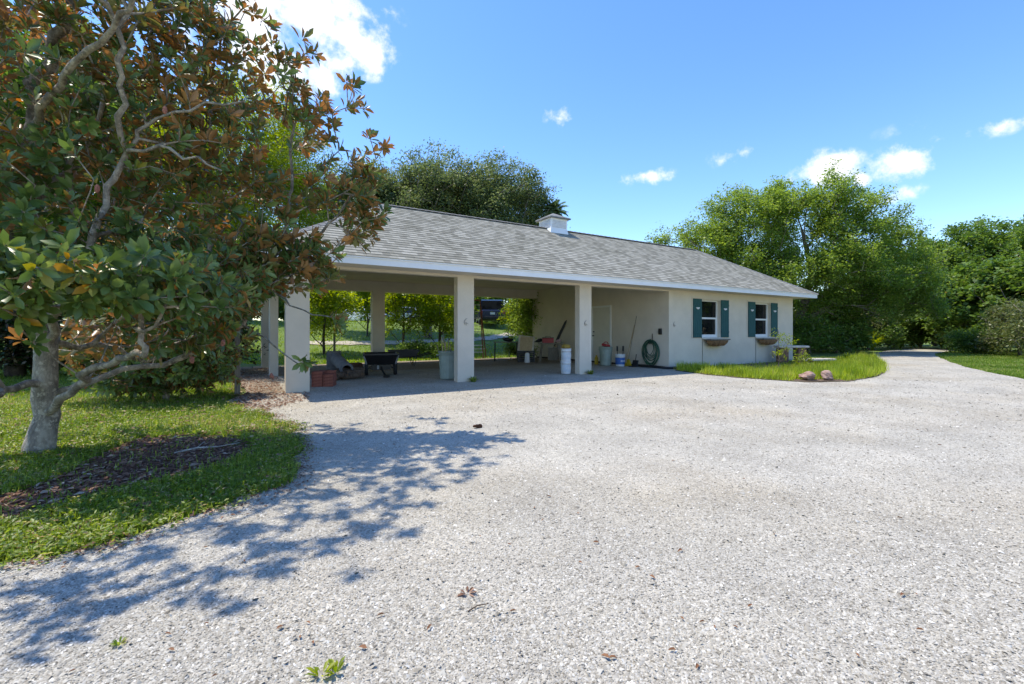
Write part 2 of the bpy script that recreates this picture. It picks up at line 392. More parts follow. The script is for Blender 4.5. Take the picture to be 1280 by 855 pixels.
M['bright'] = leafmat('bright_green_leaf', [(0, (.07, .12, .022)), (.6, (.145, .215, .038)), (1, (.25, .32, .075))], trans=.42)
M['deep'] = leafmat('deep_green_leaf', [(0, (.045, .085, .018)), (.6, (.095, .165, .03)), (1, (.18, .26, .055))], trans=.38)
M['grape'] = leafmat('sea_grape_leaf', [(0, (.05, .10, .02)), (.7, (.12, .195, .035)), (.93, (.20, .26, .07)), (1, (.25, .12, .05))], trans=.3)
M['olive'] = leafmat('brownish_shrub_leaf', [(0, (.055, .075, .02)), (.6, (.11, .135, .04)), (1, (.20, .20, .08))], trans=.25)
M['lime'] = leafmat('lime_leaf', [(0, (.09, .14, .008)), (.6, (.17, .23, .015)), (1, (.30, .32, .04))], trans=.5)
M['palm'] = leafmat('palm_leaf', [(0, (.06, .11, .035)), (1, (.16, .22, .10))], trans=.3)
M['grass'] = leafmat('grass_blade', [(0, (.07, .115, .014)), (.5, (.14, .21, .028)), (.8, (.24, .30, .055)), (.93, (.34, .31, .12)), (1, (.36, .27, .15))], trans=.35)
M['sungrass'] = leafmat('sunlit_grass_blade', [(0, (.07, .13, .01)), (.6, (.16, .24, .02)), (.9, (.26, .32, .04)), (1, (.34, .26, .09))], trans=.4)
M['drygrass'] = leafmat('bed_grass_blade', [(0, (.06, .09, .014)), (.2, (.13, .18, .02)), (.55, (.24, .32, .035)), (.85, (.36, .42, .07)), (1, (.42, .32, .12))], trans=.45)
M['chips'] = leafmat('shell_chips', [(0, (.16, .142, .108)), (.13, (.30, .275, .222)), (.7, (.43, .405, .34)), (.95, (.53, .505, .435)), (1, (.74, .715, .64))], rough=.8, trans=0, spec=.3)
M['litter'] = leafmat('dry_leaf_litter', [(0, (.085, .042, .025)), (.5, (.22, .125, .08)), (.8, (.34, .215, .145)), (1, (.50, .40, .30))], rough=.85, trans=.1, spec=.2)
M['dryleaf'] = simple('dry_brown_leaf', (.20, .085, .03), .7, var=.3, scale=30)
M['palm_dry'] = simple('dry_tan_leaf', (.26, .17, .07), .7, var=.3, scale=30)

# ------------------------------------------------------------------ foliage engine
T_MAG = (np.array([(0, 0, 0), (.34, -.34, .05), (.36, 0, -.02), (.34, .34, .05), (.70, -.42, .02), (.72, 0, -.05), (.70, .42, .02), (1, 0, -.12)], float),
         [np.array([(4, 5, 2, 1), (5, 6, 3, 2)]), np.array([(1, 2, 0), (2, 3, 0), (7, 5, 4), (7, 6, 5)])])
T_MAG[0][:, 1] *= .95
T_LEAF = (np.array([(0, 0, 0), (.5, -.5, .06), (1, 0, -.05), (.5, .5, .06)], float), [np.array([(0, 2, 1), (0, 3, 2)])])
T_QUAD = (np.array([(0, 0, 0), (.5, -.5, .1), (1, 0, 0), (.5, .5, .1)], float), [np.array([(0, 3, 2, 1)])])
T_BLADE = (np.array([(0, -.5, 0), (0, .5, 0), (.55, .38, .05), (.55, -.38, .05), (1, 0, .22)], float), [np.array([(0, 1, 2, 3)]), np.array([(3, 2, 4)])])

def leaves(name, P, A, N, Ls, Ws, templ, mat, rv, parent=None, loc=None, **k):
    """P positions, A along-dirs, N approx normals, per-leaf length/width"""
    A = A/np.linalg.norm(A, axis=1, keepdims=True)
    S = np.cross(N, A); S /= np.maximum(np.linalg.norm(S, axis=1, keepdims=True), 1e-6)
    N = np.cross(A, S)
    T, FL = templ; n = len(P); k_ = len(T)
    V = P[:, None, :]+(T[None, :, 0:1]*Ls[:, None, None])*A[:, None, :]+(T[None, :, 1:2]*Ws[:, None, None])*S[:, None, :]+(T[None, :, 2:3]*Ls[:, None, None])*N[:, None, :]
    V = V.reshape(-1, 3); off = (np.arange(n)*k_)
    fl = []; at = []
    for f in FL:
        fl.append((f[None]+off[:, None, None]).reshape(-1, f.shape[1])); at.append(np.repeat(rv, len(f)))
    return np_mesh(name, V, fl, mat, parent, {'rnd': np.concatenate(at)}, loc, **k)

def grow(g, lines, tips, step=.25, wob=.06, bias=.3, tip_r=.006, expo=2.3, up=.15, tol=0):
    """lines: list of (pts, r0, r1) hand-laid limbs, the first one starts at the root. returns chains for tubes"""
    pos = []; par = []; rmin = []; plen = []
    def addn(p, pa, r):
        pos.append(np.array(p, float)); par.append(pa); rmin.append(r)
        plen.append(0 if pa < 0 else plen[pa]+np.linalg.norm(pos[-1]-pos[pa])); return len(pos)-1
    for li, (pts, r0, r1) in enumerate(lines):
        pts = [np.array(p, float) for p in pts]
        if li == 0: last = addn(pts[0], -1, r0)
        else:
            P = np.array(pos); last = int(np.argmin(np.linalg.norm(P-pts[0], axis=1)))
            pts[0] = pos[last]
        # catmull-rom resample
        Q = [pts[0]]+pts+[pts[-1]]; out = []
        for i in range(1, len(Q)-2):
            m = max(2, int(np.linalg.norm(Q[i+1]-Q[i])/step)+1)
            for t in np.linspace(0, 1, m+1)[1:]:
                out.append(.5*((2*Q[i])+(-Q[i-1]+Q[i+1])*t+(2*Q[i-1]-5*Q[i]+4*Q[i+1]-Q[i+2])*t*t+(-Q[i-1]+3*Q[i]-3*Q[i+1]+Q[i+2])*t**3))
        for j, p in enumerate(out):
            f = (j+1)/len(out)
            last = addn(p+g.normal(0, wob*.15, 3), last, r0+(r1-r0)*f)
    tips = np.asarray(tips); root = pos[0]
    order = np.argsort(np.linalg.norm(tips-np.array(pos).mean(0), axis=1))
    tipdir = np.zeros_like(tips)
    PA = np.zeros((200000, 3)); PL = np.zeros(200000); n0 = len(pos); PA[:n0] = pos; PL[:n0] = plen
    lo = min(2, n0-1)
    for t in order:
        q = tips[t]; n = len(pos)
        dd = np.linalg.norm(PA[lo:n]-q, axis=1)+bias*PL[lo:n]+.6*np.maximum(0, PA[lo:n, 2]-q[2])
        a = int(np.argmin(dd))+lo; s = pos[a]; L = np.linalg.norm(q-s); m = max(1, int(L/step))
        last = a; mid = np.array([0, 0, up*L]); d1 = g.normal(0, wob*L, 3)
        for j in range(1, m+1):
            f = j/m; p = s+(q-s)*f+(mid+d1)*math.sin(math.pi*f)*.5
            if j < m: p = p+g.normal(0, wob*step*1.2, 3)
            last = addn(p, last, 0); PA[len(pos)-1] = p; PL[len(pos)-1] = plen[-1]
        v = q-pos[par[last]]; tipdir[t] = v/max(np.linalg.norm(v), 1e-6)
    n = len(pos); w = np.zeros(n); kids = [[] for _ in range(n)]
    for i in range(n):
        if par[i] >= 0: kids[par[i]].append(i)
    for i in range(n-1, -1, -1):
        if not kids[i]: w[i] = 1
        if par[i] >= 0: w[par[i]] += w[i]
    rad = np.maximum(tip_r*w**(1/expo), rmin)
    chains = []; st = [(0, None)]
    while st:
        i, pr = st.pop(); ch = [pr] if pr is not None else []
        while True:
            ch.append(i)
            if not kids[i]: break
            ks = sorted(kids[i], key=lambda k: -w[k])
            for k in ks[1:]: st.append((k, i))
            i = ks[0]
        chains.append(ch)
    return np.array(pos), rad, chains, tipdir

def wood(name, pos, rad, chains, mat, parent, minr=0, flare=0):
    Vs = []; Fs = []; off = 0
    for ch in chains:
        P = pos[ch]; r = rad[ch].copy()
        if len(ch) > 1: r[0] = min(r[0], r[1]*1.15)
        if r.max() < minr or len(ch) < 2: continue
        if flare and ch[0] == 0: r = r*(1+flare*np.exp(-np.linalg.norm(P-P[0], axis=1)/.22))
        k = 12 if r.max() > .08 else (7 if r.max() > .03 else 4)
        T = np.gradient(P, axis=0); T /= np.maximum(np.linalg.norm(T, axis=1, keepdims=True), 1e-9)
        u = np.cross(T[0], [.3, .5, .8]); u /= np.linalg.norm(u); a = np.arange(k)*2*math.pi/k
        for i in range(len(P)):
            u = u-T[i]*u.dot(T[i]); u /= max(np.linalg.norm(u), 1e-9); w = np.cross(T[i], u)
            rr = r[i]*(1+(.05*np.sin(a*3+P[i, 2]*.5)+.035*np.sin(a*5-P[i, 2]*1.1)+.02*np.sin(a*2+P[i, 2]*9) if r[i] > .05 else .06*np.sin(a*2+P[i, 2]*23+P[i, 0]*31)))
            Vs.append(P[i]+(np.cos(a)*rr)[:, None]*u+(np.sin(a)*rr)[:, None]*w)
        i = np.arange(len(P)-1)[:, None]*k; j = np.arange(k)[None]; j2 = (j+1) % k
        Fs.append(np.stack([off+i+j, off+i+j2, off+i+k+j2, off+i+k+j], -1).reshape(-1, 4)); off += len(P)*k
    return np_mesh(name, np.concatenate(Vs), [np.concatenate(Fs)], mat, parent, sm=True)

DENS, LS = 1.25, 1.3
def crown_tips(g, ells, K, per, spread, inner=.55):
    """ells: list of (center, radii, weight). K cluster centres near the shell, per tips each"""
    w = np.array([e[2] for e in ells], float); w /= w.sum(); out = []
    for _ in range(K):
        e = ells[g.choice(len(ells), p=w)]
        v = g.normal(0, 1, 3); v /= np.linalg.norm(v)
        if v[2] < -.55: v[2] *= -.5
        rr = inner+(1-inner)*g.random()**.6
        c = np.array(e[0])+v*np.array(e[1])*rr
        out.append(c+g.normal(0, spread, (per, 3)))
    return np.concatenate(out)

def foliage(g, tips, tipdir, n, sig, L, asp, templ, mat, parent, center=None, flat=.6, name='crown', loc=None, droop=0):
    m = len(tips); P = np.repeat(tips, n, 0)+g.normal(0, sig, (m*n, 3))*np.array([1, 1, .75])
    A = g.normal(0, 1, (m*n, 3)); A[:, 2] = A[:, 2]*.6-droop
    N = g.normal(0, 1, (m*n, 3))*flat+np.array([0, 0, 1.0])
    rv = np.clip(np.repeat(g.random(m), n)*.45+g.random(m*n)*.55, 0, 1)
    Ls = L*g.uniform(.65, 1.3, m*n)
    return leaves(name, P, A, N, Ls, Ls*asp, templ, mat, rv, parent, loc)

def tree(name, label, cat, base, lines, ells, K, per, spread, nleaf, sig, L, asp, leaf, barkm, seed, group=None, templ=T_QUAD,
         step=.5, bias=.3, tip_r=.012, flat=.7, inner=.55, minr=0, droop=0, crown='crown', trunk='trunk'):
    g = np.random.default_rng(seed)
    t = empty(name, base, 0, label, cat, group)
    tips = crown_tips(g, ells, K, per, spread, inner)
    tips[:, 2] = np.maximum(tips[:, 2], .15)
    sub = tips[g.permutation(len(tips))[:max(30, int(len(tips)*.5))]]
    pos, rad, chains, td = grow(g, lines, sub, step, .10, bias, tip_r)
    wood(trunk, pos, rad, chains, barkm, t, minr)
    foliage(g, tips, None, int(nleaf*(DENS if templ is not T_MAG else 1)), sig, L*(LS if templ is not T_MAG else 1), asp, templ, leaf, t, flat=flat, name=crown, droop=droop)
    return t

# ------------------------------------------------------------------ ground
def in_poly(x, y, poly):
    inside = np.zeros(x.shape, bool); n = len(poly)
    for i in range(n):
        x0, y0 = poly[i][0], poly[i][1]; x1, y1 = poly[(i+1) % n][0], poly[(i+1) % n][1]
        c = ((y0 > y) != (y1 > y)) & (x < (x1-x0)*(y-y0)/((y1-y0) if y1 != y0 else 1e-9)+x0)
        inside ^= c
    return inside

def roughen(poly, seg=.25, amp=.05, seed=1, closed=True):
    g = random.Random(seed); out = []; n = len(poly); ph = [g.uniform(0, 6.3) for _ in range(4)]; s = 0
    for i in range(n if closed else n-1):
        a = Vector(poly[i][:2]); b = Vector(poly[(i+1) % n][:2]); L = (b-a).length; m = max(1, int(L/seg))
        nn = Vector((-(b-a).y, (b-a).x)).normalized() if L else Vector((0, 0))
        for j in range(m):
            f = j/m; s += L/m
            k = amp*(math.sin(s*2.1+ph[0])+.7*math.sin(s*5.3+ph[1])+.5*math.sin(s*11+ph[2])+g.uniform(-.4, .4)) if L < 12 else 0
            out.append((a+(b-a)*f+nn*k))
    return out

def sheet(name, poly, z, mat):
    V = [(p[0], p[1], z) for p in poly]
    tris = tessellate_polygon([[Vector(v) for v in V]])
    me = bpy.data.meshes.new(name); me.from_pydata(V, [], [tuple(t) for t in tris])
    me.materials.append(mat); me.update()
    if me.polygons and me.polygons[0].normal.z < 0:
        me.flip_normals()
    return link(bpy.data.objects.new(name, me))

xs = np.unique(np.concatenate([np.linspace(-400, -40, 19), np.linspace(-40, 60, 101), np.linspace(60, 500, 23)]))
ys = np.unique(np.concatenate([np.linspace(-60, -5, 12), np.linspace(-5, 60, 66), np.linspace(60, 600, 28)]))
XX, YY = np.meshgrid(xs, ys); ZZ = terrain(XX, YY)
ny, nx = XX.shape; idx = np.arange(nx*ny).reshape(ny, nx)
fq = np.stack([idx[:-1, :-1], idx[:-1, 1:], idx[1:, 1:], idx[1:, :-1]], -1).reshape(-1, 4)
gr = np_mesh('ground', np.stack([XX, YY, ZZ], -1).reshape(-1, 3), [fq], M['lawn'], sm=True); tag(gr, kind='structure')

def rough_open(P, seed, amp):
    q = roughen(P, .18, amp, seed, closed=False); return [Vector((p[0], p[1], 0)) for p in q]+[P[-1]]
# island edge (left), surveyed points
island_edge = [G(-90, 742), G(0, 712), G(60, 697), G(130, 678), G(200, 655), G(270, 632), G(330, 608), G(370, 590), G(387, 568), G(376, 545), G(352, 530), G(335, 518), G(312, 510), G(285, 502)]
island_edge = rough_open(island_edge, 4, .08)
bed_front = [G(846, 463.5), G(880, 468), G(920, 472), G(960, 475), G(1010, 478), G(1060, 477), G(1095, 471), G(1108, 464), G(1104, 455), G(1094, 446)]
drive_far_l = [G(1091, 441.5), G(1108, 438.5), G(1135, 436.2), G(1200, 434.5)]
drive_far_r = [G(1215, 437.2), G(1185, 439.0), G(1168, 442.2), G(1170, 445), G(1188, 452.5), G(1210, 459.5), G(1240, 466), G(1280, 473.7), G(1340, 484)]
house_line = [Vector((.3, 10.4, 0)), Vector((.1, 17.9, 0)), Vector((11.95, 17.9, 0)), Vector((11.95, 9.92, 0)), Vector((12.3, 9.92, 0))]
drive_poly = [Vector((-7, -6, 0)), Vector((-7, 0.9, 0))] + island_edge + house_line + bed_front + drive_far_l + drive_far_r + [Vector((24, 1.0, 0)), Vector((34, -2, 0)), Vector((34, -6, 0))]
dp = roughen(drive_poly, .3, .022, 3)
drive = sheet('gravel_driveway', dp, 0.0, M['gravel']); tag(drive, kind='structure')

bed_poly = [Vector((12.15, 9.8, 0))] + bed_front + [Vector((23.5, 9.9, 0)), Vector((19.6, 9.8, 0))]
bed = sheet('bed_soil', roughen(bed_poly, .3, .03, 5), .012, M['soil']); tag(bed, kind='structure')
mulch_poly = [G(140, 560), G(170, 548), G(230, 542), G(290, 544), G(318, 556), G(290, 574), G(240, 592), G(180, 605), G(120, 618), G(60, 636), G(0, 654), G(-40, 655), G(-40, 628), G(30, 612), G(90, 588)]
mul = sheet('mulch_bed', roughen(mulch_poly, .1, .09, 8), -.018, M['mulch']); tag(mul, kind='structure')

def scatter(g, poly, n, d0, d1, pw=1.0, pxr=(-1.3, 1.3)):
    """random ground points in polygon, denser near the viewer's side of the yard"""
    P = np.array([(p[0], p[1]) for p in poly]); out = []; tot = 0
    while tot < n:
        u = g.random(n*2); d = (d0**(1-pw)+(d1**(1-pw)-d0**(1-pw))*u)**(1/(1-pw)) if pw != 1 else d0*(d1/d0)**u
        r = g.uniform(pxr[0], pxr[1], n*2)
        q = d[:, None]*(FW[None]+RT[None]*r[:, None]); q = q[in_poly(q[:, 0], q[:, 1], P)]
        out.append(q); tot += len(q)
        if len(q) < n*.01: break
    return np.concatenate(out)[:n]

# loose shell chips: flattened irregular stones
g = np.random.default_rng(11)
def stones(name, Q, size, zoff, mat, g, flat=.4):
    n = len(Q)
    T = np.array([(1, 0, 0), (0, 1, 0), (-1, 0, 0), (0, -1, 0), (0, 0, 1), (0, 0, -1)], float)
    V = T[None]*(1+g.normal(0, .22, (n, 6, 1)))
    s = size*np.exp(g.normal(0, .38, n)); V = V*s[:, None, None]*np.array([1, .8, flat])
    V[:, :, 2] += V[:, :, 0]*g.normal(0, .35, (n, 1))
    # clip apex flat: shift sideways for irregular facets
    V[:, 4, :2] += g.normal(0, .35, (n, 2))*s[:, None]
    a = g.uniform(0, 6.3, n); c, sn = np.cos(a)[:, None], np.sin(a)[:, None]
    X = V[:, :, 0]*c-V[:, :, 1]*sn; Y = V[:, :, 0]*sn+V[:, :, 1]*c
    V = np.stack([X+Q[:, 0:1], Y+Q[:, 1:2], V[:, :, 2]+zoff], -1).reshape(-1, 3)
    f = np.array([(0, 1, 4), (1, 2, 4), (2, 3, 4), (3, 0, 4)]); F4 = (f[None]+(np.arange(n)*6)[:, None, None]).reshape(-1, 3)
    return np_mesh(name, V, [F4], mat, None, {'rnd': np.repeat(g.random(n), 4)})
Q = scatter(g, drive_poly, 170000, 1.35, 9.0, 1.6)
ch = stones('loose_gravel', Q, .0050, .0010, M['chips'], g)
Q = scatter(g, drive_poly, 95000, 3.0, 22, 1.25, (-.9, 1.15)); dq = Q@FW; Q = Q[g.random(len(Q)) < smooth(3.5, 12, dq)]; jy = Q[:, 1]+g.normal(0, .35, len(Q))+.5*np.sin(Q[:, 0]*1.3); Q = Q[~((Q[:, 0] < 11.9) & (jy > 13.6) & (g.random(len(Q)) < .9))]
c2 = stones('scattered_gravel', Q, .0095, .001, M['chips'], g); tag(c2, 'coarser white shell pieces over the farther drive and carport floor', 'gravel', kind='stuff')
tag(ch, 'loose crushed white shell and gravel chips covering the driveway', 'gravel', kind='stuff')

# ---- grasses
def blades(name, Q, h, w, mat, g, lean=.5, zf=None):
    n = len(Q); z = terrain(Q[:, 0], Q[:, 1]) if zf is None else np.full(n, zf)
    P = np.column_stack([Q, z]); a = g.uniform(0, 6.3, n)
    A = np.column_stack([np.cos(a)*lean*g.random(n), np.sin(a)*lean*g.random(n), np.ones(n)])
    N = np.column_stack([-np.cos(a), -np.sin(a), np.full(n, .3)])
    Ls = h*g.uniform(.5, 1.35, n)
    f_ = .5+.25*np.sin(Q[:, 0]*1.7+1.3*np.sin(Q[:, 1]*1.1))+.25*np.sin(Q[:, 1]*2.9+2*np.sin(Q[:, 0]*1.9))
    return leaves(name, P, A, N, Ls, w*g.uniform(.7, 1.3, n), T_BLADE, mat, np.clip(.45*f_+.62*g.random(n), 0, 1))
lawn_left = [Vector((-14, -1, 0)), Vector((-7, .9, 0))] + island_edge + [Vector((.15, 10.4, 0)), Vector((0, 18, 0)), Vector((-1, 22, 0)), Vector((-30, 22, 0))]
def notin(Q, poly, keep=.0, gg=None):
    m = ~in_poly(Q[:, 0], Q[:, 1], poly)
    if keep: m |= gg.random(len(Q)) < keep
    return Q[m]
Q = notin(scatter(g, lawn_left, 90000, 1.8, 9.5, 1.5, (-1.35, -.3)), mulch_poly, .05, g)
# patchy cover
pn = np.sin(Q[:, 0]*2.3+1)*np.sin(Q[:, 1]*1.9)+.5*np.sin(Q[:, 0]*5.1)*np.sin(Q[:, 1]*4.3+2)
dm = np.hypot(Q[:, 0]-G(230, 560).x, Q[:, 1]-G(230, 560).y)
Q = Q[(g.random(len(Q)) < np.clip(.85+pn*.35, .25, 1))]
Q2 = scatter(g, lawn_left, 26000, 9.0, 20, 1.2, (-1.35, -.5)); Q = np.concatenate([Q, Q2])
tag(blades('ground_cover', Q, .07, .013, M['grass'], g, 1.6), 'low green weedy grass covering the lawn edge beside the magnolia', 'grass', kind='stuff')
# broad-leaved creeping weeds along the curb of the island
Q = notin(scatter(g, lawn_left, 42000, 1.8, 8.0, 1.3, (-1.35, -.3)), mulch_poly, .03, g)
kk = g.integers(0, len(island_edge)-1, 3500); ee = np.array([(p[0], p[1]) for p in island_edge])[kk]; cl_ = np.round(ee*2.3); on = (np.sin(cl_[:, 0]*12.9+cl_[:, 1]*78.2)*43758.5 % 1) > .45; Q = np.concatenate([Q, (ee+g.normal(0, .07, ee.shape))[on]])
a = g.uniform(0, 6.3, len(Q))
tag(leaves('creeping_weeds', np.column_stack([Q, g.uniform(-.02, .045, len(Q))]), np.column_stack([np.cos(a), np.sin(a), g.uniform(-.2, .7, len(Q))]),
    g.normal(0, .35, (len(Q), 3))+[0, 0, 1], g.uniform(.018, .042, len(Q)), g.uniform(.010, .022, len(Q)), T_LEAF, M['grass'], g.random(len(Q))),
    'small round leaved creeping weeds among the grass by the driveway', 'weeds', kind='stuff')
lawn_right = drive_far_r + [Vector((30, 2.0, 0)), Vector((44, 6, 0)), Vector((42, 14, 0))]
Q = scatter(g, lawn_right, 26000, 10.5, 34, 1.2, (.85, 1.3))
tag(blades('lawn_grass', Q, .06, .025, M['grass'], g, .8), 'mown green lawn on the right side of the driveway', 'lawn', kind='stuff')
back = [Vector((-8, 18, 0)), Vector((12, 18, 0)), Vector((22, 24, 0)), Vector((22, 40, 0)), Vector((-8, 40, 0))]
Q = scatter(g, back, 30000, 17, 42, 1.2, (-.8, .12))
tag(blades('back_lawn_grass', Q, .07, .03, M['sungrass'], g, .8), 'sunny lawn behind the carport rising to the parked vehicles', 'lawn', kind='stuff')
# bed grass : long tufts
inner = [Vector((12.3, 9.7, 0))] + bed_front + [Vector((22.5, 9.4, 0)), Vector((19.5, 9.75, 0))]
Q = scatter(g, inner, 52000, 10, 24, .6, (.33, .86))
# concentrate on the front rim, thin toward the mulch heart of the bed
fe = np.array([(p[0], p[1]) for p in bed_front])
def dist_line(Q, L):
    d = np.full(len(Q), 1e9)
    for a_, b_ in zip(L[:-1], L[1:]):
        ab = b_-a_; t = np.clip(((Q-a_)@ab)/(ab@ab), 0, 1); d = np.minimum(d, np.linalg.norm(Q-(a_+t[:, None]*ab), axis=1))
    return d
dl = dist_line(Q, fe)
Q = Q[(dl > .04) & (g.random(len(Q)) < np.clip(1.2-dl*.36, .14, 1))]
rk = [G(1007, 475.5), G(1034, 475.5)]
for q_ in rk: Q = Q[np.hypot(Q[:, 0]-q_.x+.15, Q[:, 1]-q_.y+.2) > .42]
dl = dist_line(Q, fe)
tuft = np.round(Q*np.array([2.7, 3.4])+.35*np.sin(Q[:, ::-1]*7)); tz = (np.sin(tuft[:, 0]*37.7+tuft[:, 1]*91.3)*43758.5) % 1.0
n = len(Q); a = g.uniform(0, 6.3, n); A = np.column_stack([np.cos(a)*1.1*g.random(n), np.sin(a)*1.1*g.random(n), np.ones(n)])
Ls = (.08+.21*tz**1.5)*g.uniform(.5, 1.35, n)*np.clip(1.15-dl*.22, .4, 1)
Q = Q+g.normal(0, .05, Q.shape)
tag(leaves('bed_grass', np.column_stack([Q, np.full(n, .01)]), A, np.column_stack([-np.cos(a), -np.sin(a), np.full(n, .3)]), Ls, g.uniform(.008, .016, n), T_BLADE, M['drygrass'], np.clip(.35*((tz*7.3) % 1)+.65*g.random(n), 0, 1)),
    'long yellow green grass tufts edging the planting bed below the windows', 'grass', kind='stuff')
# leaf litter along the island and in the mulch
L1 = scatter(g, mulch_poly, 5200, 1.8, 8, 1.2, (-1.35, -.4))
ie = np.array([(p[0], p[1]) for p in island_edge[1:]])
k = g.integers(0, len(ie)-1, 2600); f = g.random((2600, 1)); L2 = ie[k]*(1-f)+ie[k+1]*f+np.abs(g.normal(0, .13, (2600, 1)))*np.array([.6, -.8])*.7+g.normal(0, .05, (2600, 2))
L3 = scatter(g, [G(290, 505), G(330, 515), G(385, 500), G(384, 490), Vector((.95, 10, 0)), Vector((1.2, 17, 0)), Vector((0, 17, 0)), Vector((.1, 10.2, 0))], 2600, 5, 18, 1.2, (-.7, -.3))
L4 = scatter(g, lawn_left, 2600, 2.5, 11, 1.2, (-1.3, -.4))
Q = np.concatenate([L1, L2, L3, L4]); a = g.uniform(0, 6.3, len(Q))
Ls = np.concatenate([g.uniform(.02, .055, len(L1)), g.uniform(.012, .035, len(L2)), g.uniform(.03, .08, len(L3)), g.uniform(.05, .11, len(L4))])
zz = np.concatenate([np.full(len(L1), .0), np.full(len(L2), .008), np.full(len(L3), .012), np.full(len(L4), .01)])
tag(leaves('leaf_litter', np.column_stack([Q, zz]), np.column_stack([np.cos(a), np.sin(a), g.normal(0, .12, len(Q))]), g.normal(0, .3, (len(Q), 3))+[0, 0, 1],
    Ls, Ls*g.uniform(.25, .6, len(Q)), T_LEAF, M['litter'], g.random(len(Q))), 'dry brown leaf litter and wood chips on the mulch and gravel edge', 'leaf litter', kind='stuff')
pl = [D(360, 22.5), D(430, 23.6), D(480, 24.6), D(560, 27.0), D(610, 29.0), D(640, 31.5), D(690, 34)]
pv = []; pf = []
for i in range(61):
    f = i/60*(len(pl)-1); k = min(int(f), len(pl)-2); p = pl[k].lerp(pl[k+1], f-k); tt = (pl[k+1]-pl[k]).normalized(); nn = Vector((-tt.y, tt.x, 0)); ww = .45+.08*math.sin(i*1.3)+.05*math.sin(i*3.1)
    for q in (-1, 0, 1):
        v = p+nn*ww*q; pv.append((v.x, v.y, float(terrain(v.x, v.y))+.035))
    if i: b = (i-1)*3; pf += [(b, b+1, b+4, b+3), (b+1, b+2, b+5, b+4)]
pm = MB(); pm.add(pv, pf); tag(pm.build('sandy_path', simple('pale_sand', (.42, .38, .30), .95, var=.15, scale=3, bump=.4), None), kind='structure')
# ================================================================== HOUSE
H = empty('carport_house', (0, 0, 0), 0, 'long low beige stucco building with an open carport, grey shingle roof and teal shutters', 'house')
X0, X1, XE = .955, 12.0, 19.48           # left column line, store wall, right end
Y0, YB, YR = 9.87, 17.19, 17.6           # front face, rear beam, rear face
ZB, ZC, ZR = 2.474, 3.06, 2.68           # front beam underside, ceiling, rear beam underside
EY, EX0, EX1, EZ = 9.248, .335, 20.1, 2.685
RY, RZ = 12.538, 4.66; RX0, RX1 = 3.625, 16.81
BY, BZ = 18.2, 2.9

mb = MB()                                   # front wall with two openings
wins = [(13.66, 14.69), (16.82, 17.86)]; WZ0, WZ1 = .985, 2.27
xs_ = [X1, *[v for w_ in wins for v in w_], XE]
for i in range(0, len(xs_), 2): mb.b2((xs_[i], Y0, -.1), (xs_[i+1], Y0+.2, 2.95))
for a_, b_ in wins:
    mb.b2((a_, Y0, -.1), (b_, Y0+.2, WZ0)); mb.b2((a_, Y0, WZ1), (b_, Y0+.2, 2.95))
mb.build('front_wall', M['stucco'], H)
mb = MB(); mb.b2((X1, Y0+.2, -.1), (X1+.2, YR, ZC+.02)); mb.build('store_wall', M['stucco'], H)
mb = MB(); mb.b2((XE-.2, Y0+.2, -.1), (XE, YR-.2, 2.9)); mb.build('end_wall', M['stucco'], H)
mb = MB(); mb.b2((X1+.2, YR-.2, -.1), (XE, YR, 2.9)); mb.build('rear_wall', M['stucco'], H)
mb = MB(); mb.b2((X1+.2, Y0+.2, .05), (XE-.2, YR-.2, .1)); mb.build('room_floor', M['dconcrete'], H)
mb = MB(); mb.b2((X0, Y0, ZB), (X1, Y0+.2, 2.98)); mb.build('front_beam', M['stucco'], H)
mb = MB(); mb.b2((X0, YB, ZR), (X1, YR, ZC+.02)); mb.build('rear_beam', M['stucco'], H)
mb = MB(); mb.b2((X0, Y0+.2, 2.62), (X0+.2, YB, ZC+.02)); mb.build('side_beam', M['stucco'], H)
mb = MB(); mb.b2((X0+.2, Y0+.2, ZC), (X1, YB, ZC+.03)); mb.build('ceiling', M['ceil'], H)
cols = [(X0, Y0, .43, .2, ZB), (4.60, Y0, .43, .2, ZB), (8.31, Y0, .43, .2, ZB),
        (X0, 13.75, .2, .41, 2.62), (X0, YB, .43, .41, ZR), (4.57, YB, .45, .3, ZR), (8.31, YB, .43, .3, ZR)]
for (x, y, w, d, z) in cols:
    mb = MB(); mb.box((x+w/2, y+d/2, (z-.1)/2), (w, d, z+.1)); mb.build('column', M['stucco'], H)
# small heron-like plaster emblems on the front columns and wall
ornm = simple('ornament_plaster', (.40, .365, .32), .9, bump=.1)
def ornament(x, z):
    mb = MB(); y = Y0-.012
    mb.tube([(x-.02, y, z-.075), (x-.045, y, z-.02), (x-.035, y, z+.03), (x, y, z+.075), (x+.035, y, z+.085)], [.006, .010, .012, .008, .004], 6)
    mb.tube([(x-.01, y, z-.01), (x+.03, y, z-.03), (x+.07, y, z-.05)], [.010, .008, .003], 6)
    mb.tube([(x+.00, y, z-.02), (x+.012, y, z-.085)], [.005, .003], 5)
    mb.build('wall_emblem', ornm, H)
for x in (4.815, 8.525, 12.25): ornament(x, 1.42)

